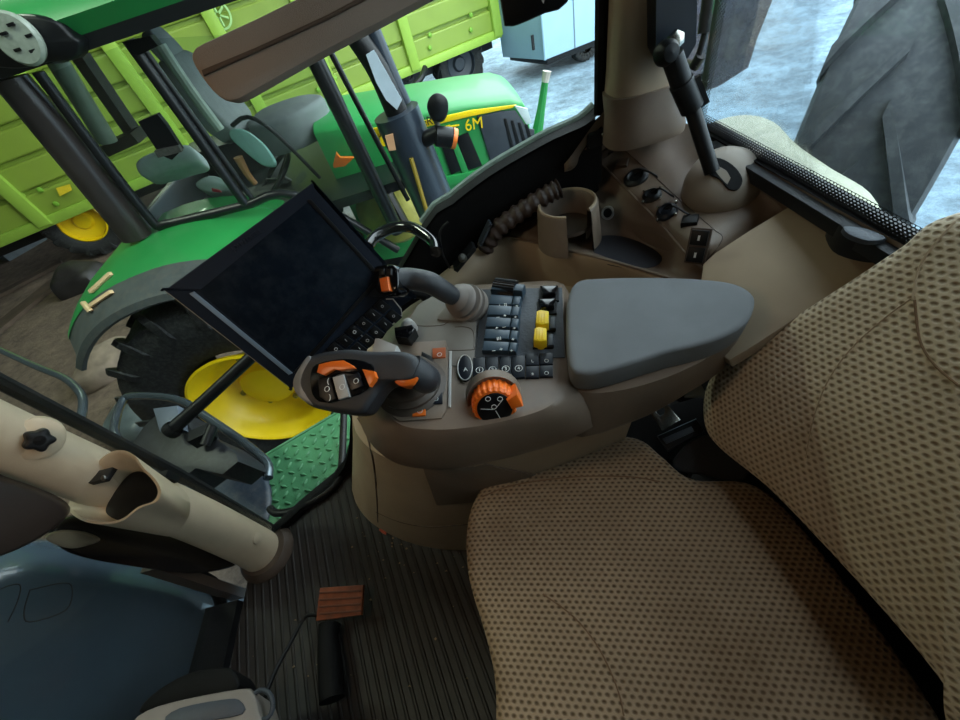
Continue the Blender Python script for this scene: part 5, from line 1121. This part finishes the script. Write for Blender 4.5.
# ============================================================ GROUND, PLANKS, BUILDING
def gravel():
    m = mat('gravel', (122, 144, 158), .85, var=.35, scale=.8); nt = m.node_tree; N = nt.nodes; L = nt.links; b = N['Principled BSDF']
    tc = N.new('ShaderNodeTexCoord'); no = N.new('ShaderNodeTexNoise'); no.inputs['Scale'].default_value = 3.2; no.inputs['Detail'].default_value = 12; no.inputs['Roughness'].default_value = .85; L.new(tc.outputs['Object'], no.inputs['Vector'])
    mr = N.new('ShaderNodeMapRange'); mr.inputs['From Min'].default_value = .38; mr.inputs['From Max'].default_value = .62; mr.inputs['To Min'].default_value = .55; mr.inputs['To Max'].default_value = 1.35; L.new(no.outputs['Fac'], mr.inputs['Value'])
    old = b.inputs['Base Color'].links[0].from_socket
    mx = N.new('ShaderNodeMix'); mx.data_type = 'RGBA'; mx.blend_type = 'MULTIPLY'; mx.inputs['Factor'].default_value = 1; L.new(old, mx.inputs[6]); L.new(mr.outputs[0], mx.inputs[7])
    # trodden brown earth inside the shed, grey gravel in the yard
    sx = N.new('ShaderNodeSeparateXYZ'); L.new(tc.outputs['Object'], sx.inputs[0]); n2 = N.new('ShaderNodeTexNoise'); n2.inputs['Scale'].default_value = .7; L.new(tc.outputs['Object'], n2.inputs['Vector'])
    e = math_(N, L, 'ADD', sx.outputs[0], math_(N, L, 'MULTIPLY', n2.outputs['Fac'], 2.5)); m2 = N.new('ShaderNodeMapRange'); m2.inputs['From Min'].default_value = -1.5; m2.inputs['From Max'].default_value = 1.2; L.new(e, m2.inputs['Value'])
    m3 = N.new('ShaderNodeMix'); m3.data_type = 'RGBA'; L.new(m2.outputs[0], m3.inputs['Factor'])
    rp = N.new('ShaderNodeValToRGB'); rp.color_ramp.elements[0].color = lin((74, 60, 50)); rp.color_ramp.elements[1].color = lin((146, 124, 106)); rp.color_ramp.elements[0].position = .35; rp.color_ramp.elements[1].position = .65; L.new(no.outputs['Fac'], rp.inputs['Fac'])
    L.new(rp.outputs[0], m3.inputs[6]); L.new(mx.outputs[2], m3.inputs[7]); L.new(m3.outputs[2], b.inputs['Base Color'])
    bp = N.new('ShaderNodeBump'); bp.inputs['Strength'].default_value = 1; bp.inputs['Distance'].default_value = .06; L.new(no.outputs['Fac'], bp.inputs['Height']); L.new(bp.outputs[0], b.inputs['Normal'])
    return m
o = obj('ground', prism([V((-60, -20, -1.4)), V((70, -20, -1.4)), V((70, 90, -1.4)), V((-60, 90, -1.4))], UP, -.1), gravel()); struct(o)
WOOD = mat('old_wood', (78, 62, 50), .8, var=.3, scale=5)
for i, (a, b, w_, lab) in enumerate((((-10, 335), (70, 270), .35, 'dark weathered plank lying on the earth nearest the left edge'), ((-10, 300), (62, 262), .22, 'narrow weathered plank lying behind the wider one at left'))):
    o = obj('wooden_plank', bar(W(*a, Z=-1.36), W(*b, Z=-1.36), w_, .06, bev=.01), WOOD); tag(o, lab, 'plank', 'weathered planks on the earth')
def lump(name, px, s, m_, lab, cat):
    p = W(*px, Z=-1.36); u_ = [p+V((math.cos(t)*s[0]*random.uniform(.8, 1.2), math.sin(t)*s[1]*random.uniform(.8, 1.2), 0)) for t in [math.tau*k/9 for k in range(9)]]
    o = obj(name, pillow(u_, UP, s[2], .05, seg=3, roll=.3), m_); tag(o, lab, cat)
lump('tarpaulin_heap', (84, 282), (.5, .4, .4), mat('dark_tarp', (40, 36, 36), .5, var=.3), 'dark crumpled tarpaulin heap behind the green fender', 'tarpaulin')
lump('sack', (108, 365), (.35, .5, .25), mat('sack_brown', (128, 112, 98), .8, var=.3, scale=8), 'brown dusty sack on the earth below the green fender', 'sack')
lump('plastic_sheet', (140, 410), (.3, .5, .2), mat('sheet_grey', (88, 98, 102), .35, var=.3, scale=6), 'grey crumpled sheet on the ground in front of the big tyre', 'sheet')
o = obj('grey_container', prism(Ws([(-40, 215), (0, 200), (30, 224), (-10, 246), (-60, 240)], Z=-1.0), UP, .5, .03, -.4), mat('container_grey', (120, 130, 138), .5)); tag(o, 'pale grey container corner under the trailer at the left edge', 'container')
# shed over the left part of the yard
SH = mat('shed_sheet', (96, 100, 96), .7, var=.15)
struct(obj('shade_wall_side', prism([V((-14, -2.4, -1.4)), V((3.5, -2.4, -1.4)), V((3.5, -2.4, 4.6)), V((-14, -2.4, 4.6))], V((0, -1, 0)), .2), SH))  # unseen wall added to cut the light from the left
struct(obj('wall_back', prism([V((-14, 17, -1.4)), V((-3, 17, -1.4)), V((-3, 17, 4.6)), V((-14, 17, 4.6))], V((0, 1, 0)), .2), SH))
struct(obj('wall_shed', prism([V((-13.8, -6, -1.4)), V((-13.8, 17, -1.4)), V((-13.8, 17, 4.6)), V((-13.8, -6, 4.6))], V((-1, 0, 0)), .2), SH))
struct(obj('shade_roof_shed', prism([V((-14, -6, 4.6)), V((SHX, -6, 4.6)), V((SHX, 17, 4.6)), V((-14, 17, 4.6))], UP, .15), SH))  # unseen roof, drawn out over the cab to block sky light
# ============================================================ LIGHT
w = bpy.data.worlds.new('world'); bpy.context.scene.world = w; w.use_nodes = True; nt = w.node_tree; bg = nt.nodes['Background']
tcn = nt.nodes.new('ShaderNodeTexCoord'); sx = nt.nodes.new('ShaderNodeSeparateXYZ'); nt.links.new(tcn.outputs['Generated'], sx.inputs[0])
rp = nt.nodes.new('ShaderNodeValToRGB'); rp.color_ramp.elements[0].position = .0; rp.color_ramp.elements[0].color = (.46, .52, .54, 1); rp.color_ramp.elements[1].position = .6; rp.color_ramp.elements[1].color = (.80, .93, 1.0, 1)
nt.links.new(sx.outputs[2], rp.inputs[0]); nt.links.new(rp.outputs[0], bg.inputs[0]); bg.inputs[1].default_value = WORLD
def area(name, loc, to, size, power, col, sy=None):
    l = bpy.data.lights.new(name, 'AREA'); l.size = size; l.energy = power; l.color = col
    if sy: l.shape = 'RECTANGLE'; l.size_y = sy
    o = bpy.data.objects.new(name, l); C.objects.link(o); o.location = loc
    o.rotation_euler = (V(to)-V(loc)).to_track_quat('-Z', 'Y').to_euler(); return o
area('dome_lamp', (-.72, .25, 1.62), (-.65, .35, 0), .12, DOME, (1, .72, .45))
# strip lamps under the shed roof
for i, (x, y) in enumerate(((-3.2, 6.0), (-3.2, 1.4), (-5.5, 10.0))):
    t = thing('strip_lamp', ['long fluorescent lamp under the shed roof above the trailer', 'long fluorescent lamp under the shed roof above the tractors', 'long fluorescent lamp under the shed roof at the back'][i], 'lamp', 'strip lamps under the shed roof')
    obj('lamp_body', box((x, y, 4.56), (1.5, .12, .08), bev=.01), WHITE, t); obj('lamp_tube', box((x, y, 4.50), (1.4, .06, .04), bev=.01), mat('tube_glow', (235, 255, 225), .5, emit=8) if 'tube_glow' not in MATS else MATS['tube_glow'], t)
    area('strip_light', (x, y, 4.42), (x, y, 0), 1.4, SHEDL, (.86, 1, .80), .3)
sc_ = bpy.context.scene
sc_.view_settings.view_transform = 'Standard'; sc_.view_settings.look = 'None'; sc_.view_settings.gamma = 1; sc_.view_settings.use_curve_mapping = False
sc_.view_settings.exposure = EXPO
sc_.cycles.use_denoising = True; sc_.cycles.max_bounces = 8; sc_.cycles.transparent_max_bounces = 16
# ============================================================ ORIGINS
def rec_bounds(o):
    pts = []
    if o.type == 'MESH': pts += [v.co for v in o.data.vertices]
    for c_ in o.children: pts += rec_bounds(c_)
    return pts
done = set()
for o in [o for o in C.objects if o.parent is None and o.type in ('EMPTY', 'MESH')]:
    pts = rec_bounds(o)
    if not pts: continue
    lo = V([min(p[i] for p in pts) for i in range(3)]); hi = V([max(p[i] for p in pts) for i in range(3)])
    base = V(((lo.x+hi.x)/2, (lo.y+hi.y)/2, lo.z))
    if o.type == 'EMPTY':
        o.location = base
        for c_ in o.children: c_.location = c_.location-base
    elif o.name != 'ground' and not o.name.startswith('floor'):
        o.data.transform(Matrix.Translation(-base)); o.location = base
        for c_ in o.children: c_.location = c_.location-base
